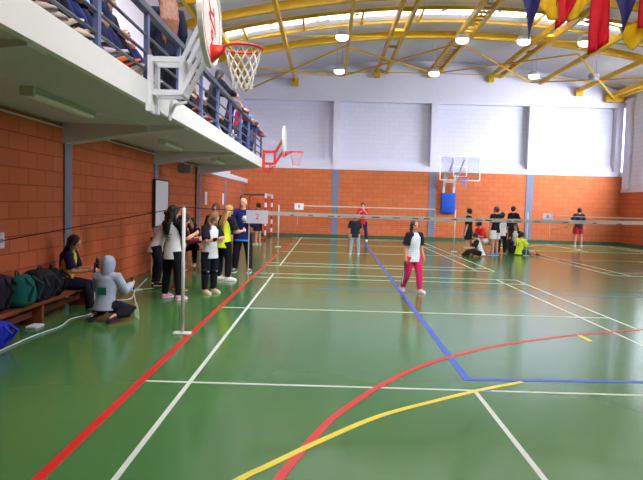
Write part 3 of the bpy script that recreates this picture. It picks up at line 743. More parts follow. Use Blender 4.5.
# ------------------------------------------------------------------ people
SKIN = mat('skin', (206, 150, 122), .55, .35, var=.05); EYE = mat('eye_dark', (36, 26, 24), .3); LIP = mat('lips', (172, 96, 90), .5)
HAIRC = {'black': mat('hair_black', (30, 22, 22), .55, .4, var=0.5, scale=1, stretch=(45, 45, 4)), 'brown': mat('hair_brown', (74, 48, 34), .5, .4, var=0.6, scale=1, stretch=(45, 45, 4)),
         'lightbrown': mat('hair_light_brown', (124, 88, 56), .5, .4, var=0.6, scale=1, stretch=(45, 45, 4)), 'blond': mat('hair_blond', (172, 128, 72), .5, .4, var=0.6, scale=1, stretch=(45, 45, 4)), 'auburn': mat('hair_auburn', (112, 66, 46), .5, .4, var=0.75, scale=1, stretch=(45, 45, 4))}
def cloth(c): return mat('cloth_%d_%d_%d' % c, c, .85, .15, var=.12, scale=12)
def rot(v, rx=0, rz=0): return Matrix.Rotation(math.radians(rz), 3, 'Z') @ Matrix.Rotation(math.radians(rx), 3, 'X') @ V(v)
def person(lab, x, y, face, H, z0=0, lean=0, side=0, twist=0, hyaw=0, hpitch=0, hroll=0, hz=None,
           armL=((-.15, .05, -1), (-.05, .25, -1)), armR=((.15, .05, -1), (.05, .25, -1)),
           legL=((-.05, 0, -1), (-.02, -.05, -1)), legR=((.05, 0, -1), (.02, -.05, -1)), footL=None, footR=None,
           top=(40, 40, 46), sleeve=None, long_sleeve=False, bottom=(30, 30, 36), shorts=False, shoe=(220, 220, 220), sole=(230, 230, 230), sock=None,
           hair='short', hairc='black', hood=False, collar=None, hem=None, vox=.0085, group=None, wide=1.0, marks=None, number=None, kneepad=False, cap=None, wrist=None, loose=1.0, patch=None):
    """facing +Y locally; face = degrees turned about Z. arms/legs: (upper direction, lower direction)"""
    root = thing('person', lab, 'person', (x, y, z0), math.radians(face), group)
    sp = rot((0, 0, 1), -lean); sp = Matrix.Rotation(math.radians(side), 3, 'Y') @ sp
    ax = Matrix.Rotation(math.radians(twist), 3, 'Z') @ V((1, 0, 0)); ax = (ax - sp*ax.dot(sp)).normalized()
    fw = sp.cross(ax)
    hz_in = hz
    def n(v): return V(v).normalized()
    hw, sw = .055*H, .104*H*wide
    hips = [V((-hw, 0, -.012*H)), V((hw, 0, -.012*H))]
    legs = []
    for h, (a, b) in zip(hips, (legL, legR)):
        k = h+n(a)*.238*H; legs.append((h, k, k+n(b)*.228*H))
    if hz is None: hz = .042*H-min(l[2].z for l in legs)
    O = V((0, 0, hz))
    legs = [tuple(p+O for p in l) for l in legs]
    sc = O+sp*.278*H; nb = O+sp*.315*H
    hh = (.12+.065*H)/2
    HM = Matrix.Rotation(math.radians(hyaw), 3, 'Z') @ Matrix.Rotation(math.radians(-hpitch-lean*.4), 3, 'X') @ Matrix.Rotation(math.radians(hroll+side*.4), 3, 'Y')
    hup = HM @ V((0, 0, 1)); hf = HM @ V((0, 1, 0)); hx = HM @ V((1, 0, 0))
    hc = nb+(hup*.6+sp*.4).normalized()*(.028*H+hh*.86)
    arms = []
    for s, (a, b) in zip((-1, 1), (armL, armR)):
        sh = sc+ax*s*sw; e = sh+n(a)*.168*H; wv = e+n(b)*.145*H; arms.append((sh, e, wv, n(b)))
    # ---- body
    bm = BM()
    def tor(inf=0, z_lo=-.05, up=True, lz=1.0):
        r = [(-.05, .078, .062), (0, .086, .066), (.09, .074, .056), (.19, .083, .062), (.255, .088*wide, .054), (.29, .06, .042)]
        out = []
        for q, a, b in r:
            if q < z_lo: continue
            f = 1 if q > .05 else lz
            d = sp if q > .06 else V((0, 0, 1))*.5+sp*.5
            ux = ax if q > .06 else (ax+V((1, 0, 0))).normalized()
            uy = d.normalized().cross(ux)
            out.append((O+sp*q*H, ux*(a*H*f+inf), uy*(b*H*f+inf)))
        return out
    loft(bm, tor(), 16)
    tube(bm, [sc, nb, hc-hup*hh*.55], [.045*H, .032*H, .03*H], 12)
    for s, (sh, e, wv, bd) in zip((-1, 1), arms):
        tube(bm, [sc+ax*s*.05*H, sh, sh.lerp(e, .5), e, e.lerp(wv, .35), wv], [.036*H, .034*H, .029*H, .024*H, .024*H, .016*H], 10, True)
        # hand: palm, four fingers of different length, thumb from the palm's side
        hl = .1*H; pc = V((-s, 0, 0)); pn = (pc-bd*pc.dot(bd))
        if pn.length < .2: pn = V((0, 0, -1))-bd*V((0, 0, -1)).dot(bd)
        pn.normalize(); wx = bd.cross(pn)
        tube(bm, [wv, wv+bd*hl*.25, wv+bd*hl*.48], [.016*H, .019*H, .017*H], 10, True)
        for i, (o_, l_) in enumerate(((-.024, .42), (-.008, .5), (.008, .47), (.023, .36))):
            p0 = wv+bd*hl*.4+wx*o_*H*.75; p1 = p0+(bd+pn*.25+wx*o_*4).normalized()*hl*l_*.6; p2 = p1+(bd+pn*.9).normalized()*hl*l_*.5
            tube(bm, [p0, p1, p2], [.0066*H, .0058*H, .005*H], 8, True)
        tsd = 1 if wx.dot(V((0, 1, .3))) > 0 else -1
        p0 = wv+bd*hl*.15+wx*tsd*.012*H; p1 = p0+(bd*.7+wx*tsd*.8+pn*.3).normalized()*hl*.3; p2 = p1+(bd+wx*tsd*.2+pn*.5).normalized()*hl*.24
        tube(bm, [p0, p1, p2], [.009*H, .007*H, .0055*H], 8, True)
    feet = []
    for (h, k, a), ff in zip(legs, (footL, footR)):
        tube(bm, [h, h.lerp(k, .4), k, k.lerp(a, .3), a], [.05*H, .049*H, .035*H, .035*H, .022*H], 12, True)
        fd = n(ff) if ff else n((a.x-h.x)*.15*V((1, 0, 0)) + V((0, 1, 0)))
        feet.append((a, fd)); tube(bm, [a, a+fd*.07*H-V((0, 0, 1))*.012*H], [.022*H, .016*H], 8, True)
    HR = HM.to_4x4()
    ell(bm, hc+hup*hh*.12-hf*hh*.05, hh*.70, hh*.86, hh*.88, HM, 16)                # skull
    ell(bm, hc-hup*hh*.38+hf*hh*.18, hh*.5, hh*.56, hh*.6, HM, 14)                 # jaw
    tube(bm, [hc+hf*hh*.74+hup*hh*.05, hc+hf*hh*.92-hup*hh*.22], [hh*.07, hh*.13], 8, True)   # nose
    for s in (-1, 1): ell(bm, hc+hx*s*hh*.7-hf*hh*.08-hup*hh*.08, hh*.1, hh*.17, hh*.24, HM, 8)
    eyes = [hc+hf*hh*.72+hx*s*hh*.28+hup*hh*.06 for s in (-1, 1)]; mouth = hc+hf*hh*.72-hup*hh*.55
    def paint(me):
        for p in me.polygons:
            c = p.center
            if (c-hc).length > hh*1.3: continue
            l = HM.transposed() @ (c-hc)
            if l.y < hh*.4: continue
            if abs(abs(l.x)-hh*.28) < hh*.12 and abs(l.z-hh*.08) < hh*.07: p.material_index = 1
            elif abs(l.x) < hh*.2 and abs(l.z+hh*.55) < hh*.07: p.material_index = 2
    remesh(bm, vox, [SKIN, EYE, LIP], 'body', root, 2, paint)
    # ---- trousers or shorts
    inf = .011*loose
    mb = cloth(bottom)
    bm = BM()
    loft(bm, [(O+sp*.075*H, ax*(.078*H+inf), fw*(.06*H+inf)), (O+sp*.03*H, ax*(.085*H+inf), fw*(.066*H+inf)), (O-V((0, 0, .04*H)), V((.088*H+inf, 0, 0)), V((0, .068*H+inf, 0)))], 16)
    for h, k, a in legs:
        if shorts:
            e = h.lerp(k, .74); tube(bm, [h, h.lerp(k, .4), e], [.064*H+inf, .062*H+inf, .06*H+inf], 12, False)
        else:
            e = a-(a-k)*.02; tube(bm, [h, h.lerp(k, .4), k, k.lerp(a, .35), e], [.057*H+inf, .054*H+inf, .038*H+inf, .038*H+inf, .027*H+inf*.8], 12, False)
    remesh(bm, vox*1.1, mb, 'shorts' if shorts else 'trousers', root, 2)
    if kneepad:
        for h, k, a in legs:
            bm = BM(); tube(bm, [k+(h-k)*.12, k, k+(a-k)*.14], [.052*H, .053*H, .05*H], 12); obj('knee_pad', bm, M_black, root, True)
            q = BM(); ell(q, k+V((0, .052*H, 0)), .018, .006, .008); obj('knee_badge', q, M_white, root)
    # ---- top
    mt = cloth(top); ms_ = cloth(sleeve) if sleeve else mt
    ti = .016*loose
    bm = BM(); r = tor(ti, -.06, lz=1.04)
    lo = O-V((0, 0, (.012 if shorts else .045)*H if hz_in is None else .005*H))-sp*.045*H
    loft(bm, [(lo, V((.091*H+ti*1.25, 0, 0)), V((0, .077*H+ti*1.3, 0)))] + r[1:5] + [(sc+sp*.018*H, ax*(.055*H+ti), fw*(.042*H+ti*.6)), (nb, ax*(.036*H+ti*.4), fw*(.036*H+ti*.4))], 18)
    tubes = []
    for s, (sh, e, wv, bd) in zip((-1, 1), arms):
        end = 5 if long_sleeve else 3
        pts = [sc+ax*s*.04*H, sh-ax*s*.006*H, sh.lerp(e, .55), e, e.lerp(wv, .5), wv][:end+1] if long_sleeve else [sc+ax*s*.04*H, sh-ax*s*.006*H, sh.lerp(e, .45), sh.lerp(e, .82)]
        rr = [.04*H+ti*.6, .038*H+ti, .034*H+ti, .03*H+ti, .028*H+ti*.8, .02*H+ti*.7] if long_sleeve else [.04*H+ti*.6, .038*H+ti, .036*H+ti, .036*H+ti*1.2]
        if sleeve is None: tube(bm, pts, rr[:len(pts)], 12)
        else:
            q = BM(); tube(q, pts, [v+.003 for v in rr[:len(pts)]], 12, False); remesh(q, vox*1.1, ms_, 'sleeve', root, 2)
    remesh(bm, vox*1.1, mt, 'jacket' if long_sleeve else 'shirt', root, 2)
    back = lambda u, z, o=0: O+sp*z*H+ax*u*H-fw*(.066*H+ti+.006+o)
    if marks:
        q = BM()
        for zz, wd in ((.2, .05), (.175, .055), (.14, .035), (.115, .03)):
            xx = -wd
            while xx < wd:
                l = random.uniform(.006, .016); a = back(xx, zz); b = back(xx+l, zz); bar(q, a, b, .003, .012); xx += l+.007
        obj('shirt_print', q, cloth(marks), root)
    if patch:
        q = BM(); bar(q, back(-.045, .13), back(.045, .13), .006, .085*H*.9); obj('shirt_print', q, cloth(patch), root)
    if number:
        Mx = Matrix((ax, sp, -fw)).transposed().to_4x4(); Mx.translation = back(0, .17, .004)
        text(number, .12*H, M_black, 'number', root, Mx)
    if collar:
        q = BM(); tube(q, [sc+sp*.03*H+(ax*math.cos(t_)*.045+fw*math.sin(t_)*.045)*H for t_ in [i*2*PI/12 for i in range(13)]], .012*H, 8); obj('collar', q, cloth(collar), root, True)
    if hem:
        q = BM(); loft(q, [(lo-sp*.012*H, V((.093*H+ti*1.25, 0, 0)), V((0, .079*H+ti*1.3, 0))), (lo+sp*.01*H, V((.094*H+ti*1.25, 0, 0)), V((0, .08*H+ti*1.3, 0)))], 18); obj('hem', q, cloth(hem), root, True)
    if wrist:
        sh, e, wv, bd = arms[1]; q = BM(); tube(q, [wv.lerp(e, .05), wv.lerp(e, .4)], [.021*H, .024*H], 10); obj('wristband', q, cloth(wrist), root, True)
    # ---- shoes and socks
    for (a, fd), (h, k, an) in zip(feet, legs):
        up = (k-an).normalized()
        dn = (V((0, 0, -1)) if abs(fd.z) < .5 else -up); dn = (dn-fd*dn.dot(fd)).normalized(); sd = fd.cross(dn)
        q = BM()
        b0 = a+dn*.018*H-fd*.026*H
        loft(q, [(b0-fd*.012*H, sd*.014*H, dn*.018*H), (b0, sd*.024*H, dn*.03*H), (b0+fd*.04*H, sd*.026*H, dn*.03*H), (b0+fd*.085*H+dn*.004*H, sd*.03*H, dn*.023*H), (b0+fd*.125*H+dn*.009*H, sd*.026*H, dn*.016*H), (b0+fd*.143*H+dn*.012*H, sd*.014*H, dn*.01*H)], 12)
        so = obj('shoe', q, cloth(shoe), root, True)
        q = BM(); c = a+dn*.038*H+fd*.035*H
        loft(q, [(c-fd*.08*H*.9, sd*.018*H, dn*.006*H), (c-fd*.06*H, sd*.026*H, dn*.007*H), (c+fd*.03*H, sd*.032*H, dn*.007*H), (c+fd*.065*H, sd*.03*H, dn*.007*H), (c+fd*.086*H, sd*.016*H, dn*.005*H)], 12)
        obj('sole', q, cloth(sole), so, True)
        if sock:
            q = BM(); tube(q, [a+up*.0*H, a+up*.055*H], [.026*H, .028*H], 10); obj('sock', q, cloth(sock), root, True)
    # ---- hair
    if hood:
        mh = cloth(top); q = BM()
        ell(q, hc-hf*hh*.12+hup*hh*.1, hh*.95, hh*1.02, hh*1.08, HM, 16)
        tube(q, [hc-hf*hh*.12, hc-hup*hh*.55-hf*hh*.16, nb-fw*.01*H+hup*hh*.1, nb-sp*.012*H, sc-sp*.02*H], [hh*.95, hh*.9, hh*.78, hh*.82, hh*.7], 16)
        remesh(q, vox*1.1, mh, 'hood', root, 9)
    elif hair != 'none':
        q = BM()
        ell(q, hc-hf*hh*.17+hup*hh*.2, hh*.84, hh*.9, hh*.9, HM, 16)
        if hair == 'short': ell(q, hc-hf*hh*.35-hup*hh*.15, hh*.72, hh*.6, hh*.62, HM, 14)
        else: ell(q, hc-hf*hh*.3-hup*hh*.2, hh*.8, hh*.66, hh*.8, HM, 14)
        dn = V((0, 0, -1))
        bk = -fw if abs(hyaw) < 60 else -hf
        root_p = hc-hf*hh*.45; dn = (dn*.35-sp*.65).normalized()
        if hair in ('long', 'curly', 'vlong'):
            Lh = {'long': .2, 'curly': .16, 'vlong': .3}[hair]*H; bw_ = {'long': .9, 'curly': 1.15, 'vlong': 1.25}[hair]
            pts = [root_p, root_p+dn*hh*.7-hf*hh*.1, root_p+dn*(hh*.7+Lh*.5)+bk*(.052*H+loose*.008), root_p+dn*(hh*.6+Lh)+bk*(.056*H+loose*.01)]
            loft(q, [(pts[0], hx*hh*.75, hf*hh*.5), (pts[1], hx*hh*bw_*.95, hf*hh*.48), (pts[2], hx*hh*bw_, hf*hh*.36), (pts[3], hx*hh*bw_*.6, hf*hh*.2)], 14)
            for i in range(7):                              # separate locks break up the lower edge
                f_ = (i-3)/3.2; l_ = Lh*random.uniform(.05, .4); o_ = hx*hh*bw_*f_*.85
                tube(q, [pts[2]+o_, pts[3]+o_*.8-bk*.006, pts[3]+o_*.75+dn*l_], [hh*.22, hh*.15, hh*.03], 8, True)
            for s in (-1, 1):
                tube(q, [hc+hx*s*hh*.72+hup*hh*.2, hc+hx*s*hh*.86-hup*hh*.5-hf*hh*.1, hc+hx*s*hh*.8+dn*hh*1.2-hf*hh*.15, hc+hx*s*hh*.75+dn*(hh*.9+Lh*.6)+fw*.01], [hh*.2, hh*.3, hh*.28, hh*.12], 10, True)
        if hair in ('pony', 'bun'):
            pb = hc-hf*hh*.95+hup*hh*.15
            if hair == 'bun': ell(q, pb-hf*hh*.15, hh*.4, hh*.38, hh*.4, HM, 12)
            else: tube(q, [pb, pb-hf*hh*.5-hup*hh*.1, pb-hf*hh*.55+dn*hh*.9, pb-hf*hh*.35+dn*hh*1.9], [hh*.22, hh*.32, hh*.3, hh*.08], 10, True)
        def strands(me):
            k = 2.2 if hair == 'curly' else 1
            for v in me.vertices:
                c = V((v.co.x*70, v.co.y*70, v.co.z*(30 if hair == 'curly' else 10)))
                v.co += noise.noise_vector(c)*hh*.06*k
        remesh(q, vox, HAIRC[hairc], 'hair', root, 2, strands)
    if cap:
        q = BM(); ell(q, hc+hup*hh*.35-hf*hh*.1, hh*.9, hh*.98, hh*.72, HM, 16); ell(q, hc+hf*hh*.95+hup*hh*.35, hh*.6, hh*.55, hh*.07, HM, 12)
        remesh(q, vox, cloth(cap), 'cap', root, 1)
    MW = Matrix.Translation(V((x, y, z0))) @ Matrix.Rotation(math.radians(face), 4, 'Z')
    return root, [MW @ (a[2]+a[3]*.05*H) for a in arms]

SIT = dict(legL=((-.12, 1, -.08), (-.03, .12, -1)), legR=((.12, 1, -.08), (.03, .12, -1)))
FWD_L, FWD_R = ((-.1, .3, -1), (.15, .9, .15)), ((.1, .3, -1), (-.15, .9, .15))
WT, DK = (222, 222, 228), (28, 28, 36)
# left side, near to far
root, hands = person('girl in yellow and navy jersey sitting on the bench against the wall', -3.83, 8.85, -82, 1.46, hz=.41, lean=12, hpitch=18, hyaw=-10, **SIT,
       armL=FWD_L, armR=((.12, .35, -1), (-.1, 1, .1)), top=(206, 178, 40), sleeve=(26, 28, 60), bottom=(26, 26, 40), shoe=(70, 90, 140), hair='long', hairc='black')
racket('badminton racket held upright on its head by the girl on the bench', hands[1]+V((.02, -.02, .1)), hands[1]+V((.03, -.05, -1)), (1, .35, 0), (220, 220, 214), .6)
t = thing('drink_bottle', 'dark drink bottle held up by the girl on the bench', 'bottle', hands[0]+V((0, 0, -.03)))
bm = BM(); tube(bm, [(0, 0, 0), (0, 0, .13), (0, 0, .17)], [.03, .03, .014], 10); obj('body', bm, mat('dark_bottle', (44, 34, 40), .4), t, True)
bm = BM(); tube(bm, [(0, 0, .17), (0, 0, .2)], .015, 8); obj('cap', bm, mat('bottle_cap_pink', (180, 120, 120)), t)
root, hands = person('child in grey hooded sweatshirt kneeling with back turned on the green floor', -2.96, 8.1, -6, 1.34, hz=.22, lean=10, hpitch=6,
       legL=((-.25, 1, -.32), (.05, -1, -.05)), legR=((.95, .6, -.3), (-.5, -1, -.08)), footL=(0, -1, -.12), footR=(-.3, -1, -.12), armL=((-.1, .45, -1), (.4, .9, .1)), armR=((.3, .45, -1), (.1, .9, .35)),
       top=(160, 166, 188), long_sleeve=True, bottom=(24, 24, 34), shoe=(40, 40, 50), sole=(52, 50, 56), sock=(30, 30, 38), hair='none', hood=True, loose=1.9, patch=(30, 104, 84))
racket('racket held head down by the kneeling child in grey', hands[1]+V((-.02, 0, .06)), hands[1]+V((.12, -.16, -.55)), (1, .55, 0), (210, 214, 200), .62)
racket('racket lying on the green floor by the wall behind the kneeling child', (-3.0, 11.15, .03), (-3.5, 10.75, .02), (0, 0, 1), (200, 204, 196))
person('dark haired person in white jacket with orange collar bending by the wall', -3.3, 11.75, -80, 1.5, lean=24, hpitch=26, armL=((-.1, .4, -1), (.1, .9, -.5)), armR=((.2, .5, -1), (0, .9, -.6)),
       top=(214, 204, 208), long_sleeve=True, bottom=(26, 26, 34), shoe=(40, 40, 46), hair='bun', collar=(232, 104, 46), loose=2.0, legL=((-.2, .05, -1), (-.1, -.2, -1)), legR=((.2, .2, -1), (.1, -.1, -1)))
person('girl with long dark curly hair in white shirt with blue back print', -2.56, 10.1, -32, 1.57, hyaw=-25, hpitch=8, armL=((-.15, .5, -1), (.2, .9, .35)), armR=((.2, .45, -1), (-.1, .9, .3)),
       top=WT, sleeve=(26, 24, 34), bottom=(22, 22, 28), shoe=(214, 150, 180), hair='curly', hairc='black', marks=(60, 76, 140), loose=1.15, legL=((-.12, 0, -1), (-.08, -.05, -1)), legR=((.12, 0, -1), (.1, -.05, -1)))
person('person in maroon top and grey leggings hidden behind the curly haired girl', -2.72, 11.1, -60, 1.42, lean=12, hpitch=20, armL=FWD_L, armR=FWD_R, top=(110, 36, 46), long_sleeve=True, bottom=(120, 120, 134), shoe=(206, 60, 60), hair='pony')
person('girl in white shirt and black knee pads looking down at her arm', -2.08, 10.85, -128, 1.46, lean=4, hpitch=34, hyaw=10, armL=((-.1, .35, -1), (.9, .7, .05)), armR=((.15, .4, -1), (-.6, 1, .3)),
       top=WT, sleeve=(28, 28, 40), bottom=(26, 27, 38), shoe=(206, 192, 150), sock=(230, 230, 226), hair='long', hairc='lightbrown', kneepad=True, wrist=(28, 28, 34), loose=1.4)
person('girl with long blond hair wearing a bright yellow vest over black', -2.16, 12.7, -38, 1.6, lean=10, hpitch=22, hyaw=-20, armL=((-.1, .5, -1), (.1, .9, .1)), armR=((.15, .3, -1), (-.1, .9, .1)),
       top=(206, 226, 40), sleeve=(30, 30, 36), bottom=(20, 20, 26), shoe=(232, 232, 232), hair='vlong', hairc='blond', loose=1.7, footL=(.7, .7, 0), footR=(.8, .6, 0), legL=((-.1, .05, -1), (0, -.15, -1)), legR=((.1, .12, -1), (.05, -.12, -1)))
person('tall dark haired person in black looking down behind the blond girl', -2.46, 13.45, 178, 1.6, hpitch=22, armL=FWD_L, armR=FWD_R, top=(30, 28, 34), bottom=(26, 26, 32), hair='short', hairc='brown', shoe=(50, 50, 54))
person('dark haired player in black sitting behind the middle of the table', -3.3, 14.95, 180, 1.5, hz=.52, lean=14, hpitch=16, armL=FWD_L, armR=FWD_R, **SIT, top=(30, 28, 36), bottom=DK, shoe=(200, 200, 200), hair='long', group=None)
person('dark clothed player sitting at the right end of the table', -2.65, 15.05, 165, 1.5, hz=.52, lean=10, hpitch=10, armL=FWD_L, armR=FWD_R, **SIT, top=(32, 26, 34), bottom=DK, shoe=(60, 60, 64), hair='short')
person('player with red and white shoes sitting at the near side of the table', -3.6, 13.35, -38, 1.5, hz=.52, lean=16, hpitch=20, armL=FWD_L, armR=FWD_R, **SIT, top=(36, 34, 46), bottom=(34, 34, 42), shoe=(206, 50, 50), hair='long', hairc='brown')
_, hands = person('bald man in navy jacket standing at the net with a white cup', -1.96, 14.2, 176, 1.77, wide=1.12, hpitch=2, hyaw=-12, armL=((-.12, .35, -1), (.35, .9, .35)), armR=((.25, .05, -1), (-.1, .35, -1)),
       top=(24, 36, 92), long_sleeve=True, bottom=(22, 22, 30), shoe=(60, 90, 110), hair='none', hem=(60, 130, 214), loose=1.8, legL=((-.12, 0, -1), (-.08, -.04, -1)), legR=((.12, 0, -1), (.08, -.04, -1)))
bm = BM(); h = hands[0]; tube(bm, [h+V((0, -.03, -.02)), h+V((0, -.03, .09))], [.032, .042], 12); tag(obj('paper_cup', bm, M_white, None, True), 'white cup in the hand of the man in navy', 'cup')
person('boy in dark shirt and shorts standing before the goal', -2.66, 23.4, 60, 1.64, armL=FWD_L, armR=((.15, .1, -1), (0, .3, -1)), top=(30, 28, 36), bottom=(32, 30, 40), shorts=True, shoe=(190, 190, 196), hair='short')
# middle court
person('child in black shirt and grey trousers seen from behind at the far net', .93, 20.1, 8, 1.34, top=(30, 31, 42), bottom=(160, 160, 168), shoe=(232, 232, 232), hair='short', hairc='lightbrown', loose=1.8, armR=((.25, .25, -1), (0, .9, -.4)), legL=((-.14, 0, -1), (-.06, -.03, -1)), legR=((.14, 0, -1), (.06, -.03, -1)))
_, hands = person('boy in red shirt and navy trousers facing us at the far wall', 1.62, 27.75, 178, 1.78, lean=4, hpitch=14, armL=((-.25, .45, -1), (.55, .6, .8)), armR=((.25, .45, -1), (-.5, .7, .65)), top=(214, 32, 44), bottom=(36, 36, 96), shoe=(232, 232, 232), hair='short', legL=((-.16, 0, -1), (-.1, -.03, -1)), legR=((.16, 0, -1), (.1, -.03, -1)))
h = hands[0]
t = thing('shuttlecock', 'white shuttlecock held before the face of the boy in red', 'shuttlecock', h+V((-.06, -.06, .02)))
bm = BM(); tube(bm, [(0, 0, .02), (0, 0, .09)], [.014, .034], 12); obj('feathers', bm, M_white, t, True)
bm = BM(); ell(bm, (0, 0, .012), .014, .014, .014); obj('cork', bm, M_white, t, True)
_, hands = person('girl in pink trousers and white shirt walking with a racket', 1.68, 11.72, -150, 1.4, wide=.94, hyaw=-12, lean=3, armL=((-.25, -.15, -1), (-.1, .35, -1)), armR=((.2, -.1, -1), (.1, .2, -1)),
       top=(226, 228, 240), sleeve=(28, 28, 40), bottom=(226, 40, 108), shoe=(226, 214, 222), hair='pony', hairc='brown', loose=1.3, legL=((-.02, .32, -1), (0, .1, -1)), legR=((.04, -.12, -1), (.02, -.5, -1)), footR=(0, .85, -.5))
racket('dark badminton racket hanging from the walking girl\'s hand', hands[1]+V((0, 0, .05)), hands[1]+V((-.12, -.05, -1)), (1, 0, 0), (50, 44, 60), .5)
# group on the right
person('boy all in black standing at the left of the waiting group', 4.93, 21.2, 68, 1.64, top=(30, 28, 38), bottom=(26, 26, 34), shorts=True, shoe=(90, 130, 210), hair='short', loose=1.8, hpitch=6, armR=((.12, .2, -1), (-.1, .5, -1)))
t = thing('low_bench', 'low wooden bench under the boy in the red shirt', 'bench', (5.85, 22.6, 0))
bm = BM(); rbox(bm, -.5, .5, -.16, .16, .3, .35, .01); obj('seat', bm, M_wood, t)
for s in (-.42, .42):
    bm = BM(); rbox(bm, s-.03, s+.03, -.14, .14, 0, .3, .006); obj('leg', bm, M_wood, t)
person('boy in red shirt with dark cap crouched on the low bench', 5.85, 22.6, 120, 1.6, hz=.45, lean=26, hpitch=18, armL=FWD_L, armR=FWD_R, legL=((-.25, 1, -.05), (-.05, .05, -1)), legR=((.25, 1, -.05), (.05, .05, -1)), top=(224, 34, 40), bottom=(220, 220, 224), shorts=True, shoe=(220, 220, 224), hair='short', cap=(30, 28, 40), loose=1.6)
person('player in white shirt sitting on the floor beside the boy in black', 5.28, 20.75, 78, 1.5, hz=.12, lean=20, hpitch=22, hyaw=10, armL=((-.2, .5, -1), (0, 1, -.1)), armR=((.2, .5, -1), (0, 1, -.1)), legL=((-.3, 1, .25), (.1, .85, -.5)), legR=((.3, 1, .3), (-.1, .8, -.55)), top=(226, 226, 230), sleeve=(30, 28, 36), bottom=(26, 26, 34), shoe=(110, 150, 220), hair='short', loose=1.5)
person('tall boy in black shirt and white shorts in the waiting group', 5.9, 21.35, 40, 1.74, top=(28, 27, 36), bottom=(226, 226, 228), shorts=True, shoe=(100, 140, 220), hair='short', hairc='brown', loose=1.9, hyaw=12)
person('girl in white shirt and black trousers standing with back turned', 6.48, 22.5, -10, 1.52, hyaw=-35, top=(228, 228, 232), sleeve=(34, 32, 40), bottom=(22, 22, 30), shoe=(60, 60, 64), hair='pony', loose=1.5, armR=FWD_R)
person('tallest boy in black shirt standing behind the seated players', 7.42, 24.3, -62, 1.78, top=(26, 26, 42), bottom=(28, 28, 38), shoe=(60, 60, 64), hair='short', loose=1.7, armR=FWD_R)
person('player in white shirt with dark sleeves sitting behind the neon shirt', 7.12, 22.9, 150, 1.5, hz=.36, lean=8, hpitch=16, armL=FWD_L, armR=FWD_R, legL=((-.4, 1, .3), (0, .2, -1)), legR=((.4, 1, .3), (0, .2, -1)), top=(228, 228, 232), sleeve=(34, 30, 40), bottom=(40, 36, 44), shoe=(50, 50, 54), hair='long', hairc='brown')
t = thing('sports_bag', 'dark sports bag under the player sitting in white and dark sleeves', 'bag', (7.12, 22.95, 0), .2)
bm = BM(); rbox(bm, -.3, .3, -.16, .16, 0, .26, .08, 3); obj('body', bm, M_bk2, t, True)
bm = BM(); tube(bm, [(-.15, -.1, .24), (-.1, -.18, .2), (.1, -.18, .2), (.15, -.1, .24)], .012, 6); obj('handle', bm, M_black, t)
person('player in neon yellow shirt number thirteen sitting on the floor', 6.9, 21.75, -62, 1.5, hz=.12, lean=8, hpitch=16, hyaw=-15, armL=((-.2, .5, -1), (.1, 1, 0)), armR=((.2, .5, -1), (0, 1, 0)), legL=((-.2, 1, .4), (0, .8, -.6)), legR=((.35, 1, .1), (.05, 1, -.25)), top=(214, 240, 40), bottom=(20, 84, 66), shorts=True, shoe=(30, 30, 36), sock=(34, 34, 40), hair='short', number='13', loose=1.8)
_, hands = person('boy in black shirt and red shorts walking away at the far right', 11.42, 27.7, 12, 1.8, top=(30, 28, 40), bottom=(196, 24, 50), shorts=True, shoe=(190, 206, 236), hair='short', loose=1.9, armL=((-.5, .2, -1), (-.35, .6, -.9)), armR=((.3, 0, -1), (.2, .4, -.7)), legL=((-.05, .1, -1), (-.02, -.05, -1)), legR=((.05, -.08, -1), (.02, -.1, -1)))
racket('dark racket held out by the boy in red shorts', hands[0]+V((0, 0, .03)), hands[0]+V((-.35, .3, -.1)), (0, 0, 1), (60, 50, 60))

# balcony spectators
ZB = 3.03; VB = .011
random.seed(11)
def seated(y, lab, row=0, **k):
    x, z = ((-2.9, .4), (-3.95, .8))[row]
    kk = dict(hz=z+.085, lean=random.uniform(2, 22), hpitch=10, armL=((-.08, .35, -1), (.35, .75, -.35)), armR=((.08, .35, -1), (-.35, .75, -.35)), hair='short', vox=VB, long_sleeve=True)
    lx = random.uniform(-.06, .06); sp_ = random.uniform(0, .12)
    kk['legL'] = ((-.1-sp_*.4, 1, .04), (lx, .5+sp_, -1)); kk['legR'] = ((.1+sp_*.4, 1, .02), (lx-.1, .45, -1))
    kk['footL'] = (random.uniform(-.3, .2), .9, random.uniform(-.1, .7)); kk['footR'] = (random.uniform(-.2, .3), .9, random.uniform(-.1, .7))
    sc_ = k.get('shoe', (90, 90, 90)); kk['sole'] = random.choice([tuple(int(v*.6) for v in sc_), (50, 46, 44), (206, 204, 200)])
    kk.update(k)
    person(lab, x, y, -90+random.uniform(-4, 4), random.uniform(1.48, 1.6), ZB, **kk)
BK, NV, JN = (30, 28, 36), (32, 36, 70), (38, 50, 108)
seated(4.0, 'seated balcony spectator in black with brown shoes, nearest the camera', top=BK, bottom=(30, 28, 38), shoe=(150, 104, 80))
seated(4.5, 'seated balcony spectator in dark grey hoodie beside the nearest one', top=(60, 58, 66), bottom=BK, shoe=(120, 84, 66))
seated(5.0, 'seated balcony spectator in plum trousers before the first rail post', top=(40, 34, 46), bottom=(66, 36, 58), shoe=(190, 180, 168))
seated(5.45, 'seated balcony spectator in black with beige shoes at the first rail post', top=BK, bottom=(28, 28, 38), shoe=(206, 192, 176))
seated(5.95, 'seated balcony spectator in blue jeans with white shoes', top=(60, 60, 80), bottom=JN, shoe=(220, 214, 206), hair='long')
seated(6.4, 'seated balcony spectator in black with lilac grey shoes', top=BK, bottom=(36, 40, 70), shoe=(186, 176, 196))
seated(6.85, 'seated balcony spectator in pale blue top with orange trainers', top=(150, 190, 226), bottom=(36, 44, 80), shoe=(214, 96, 50))
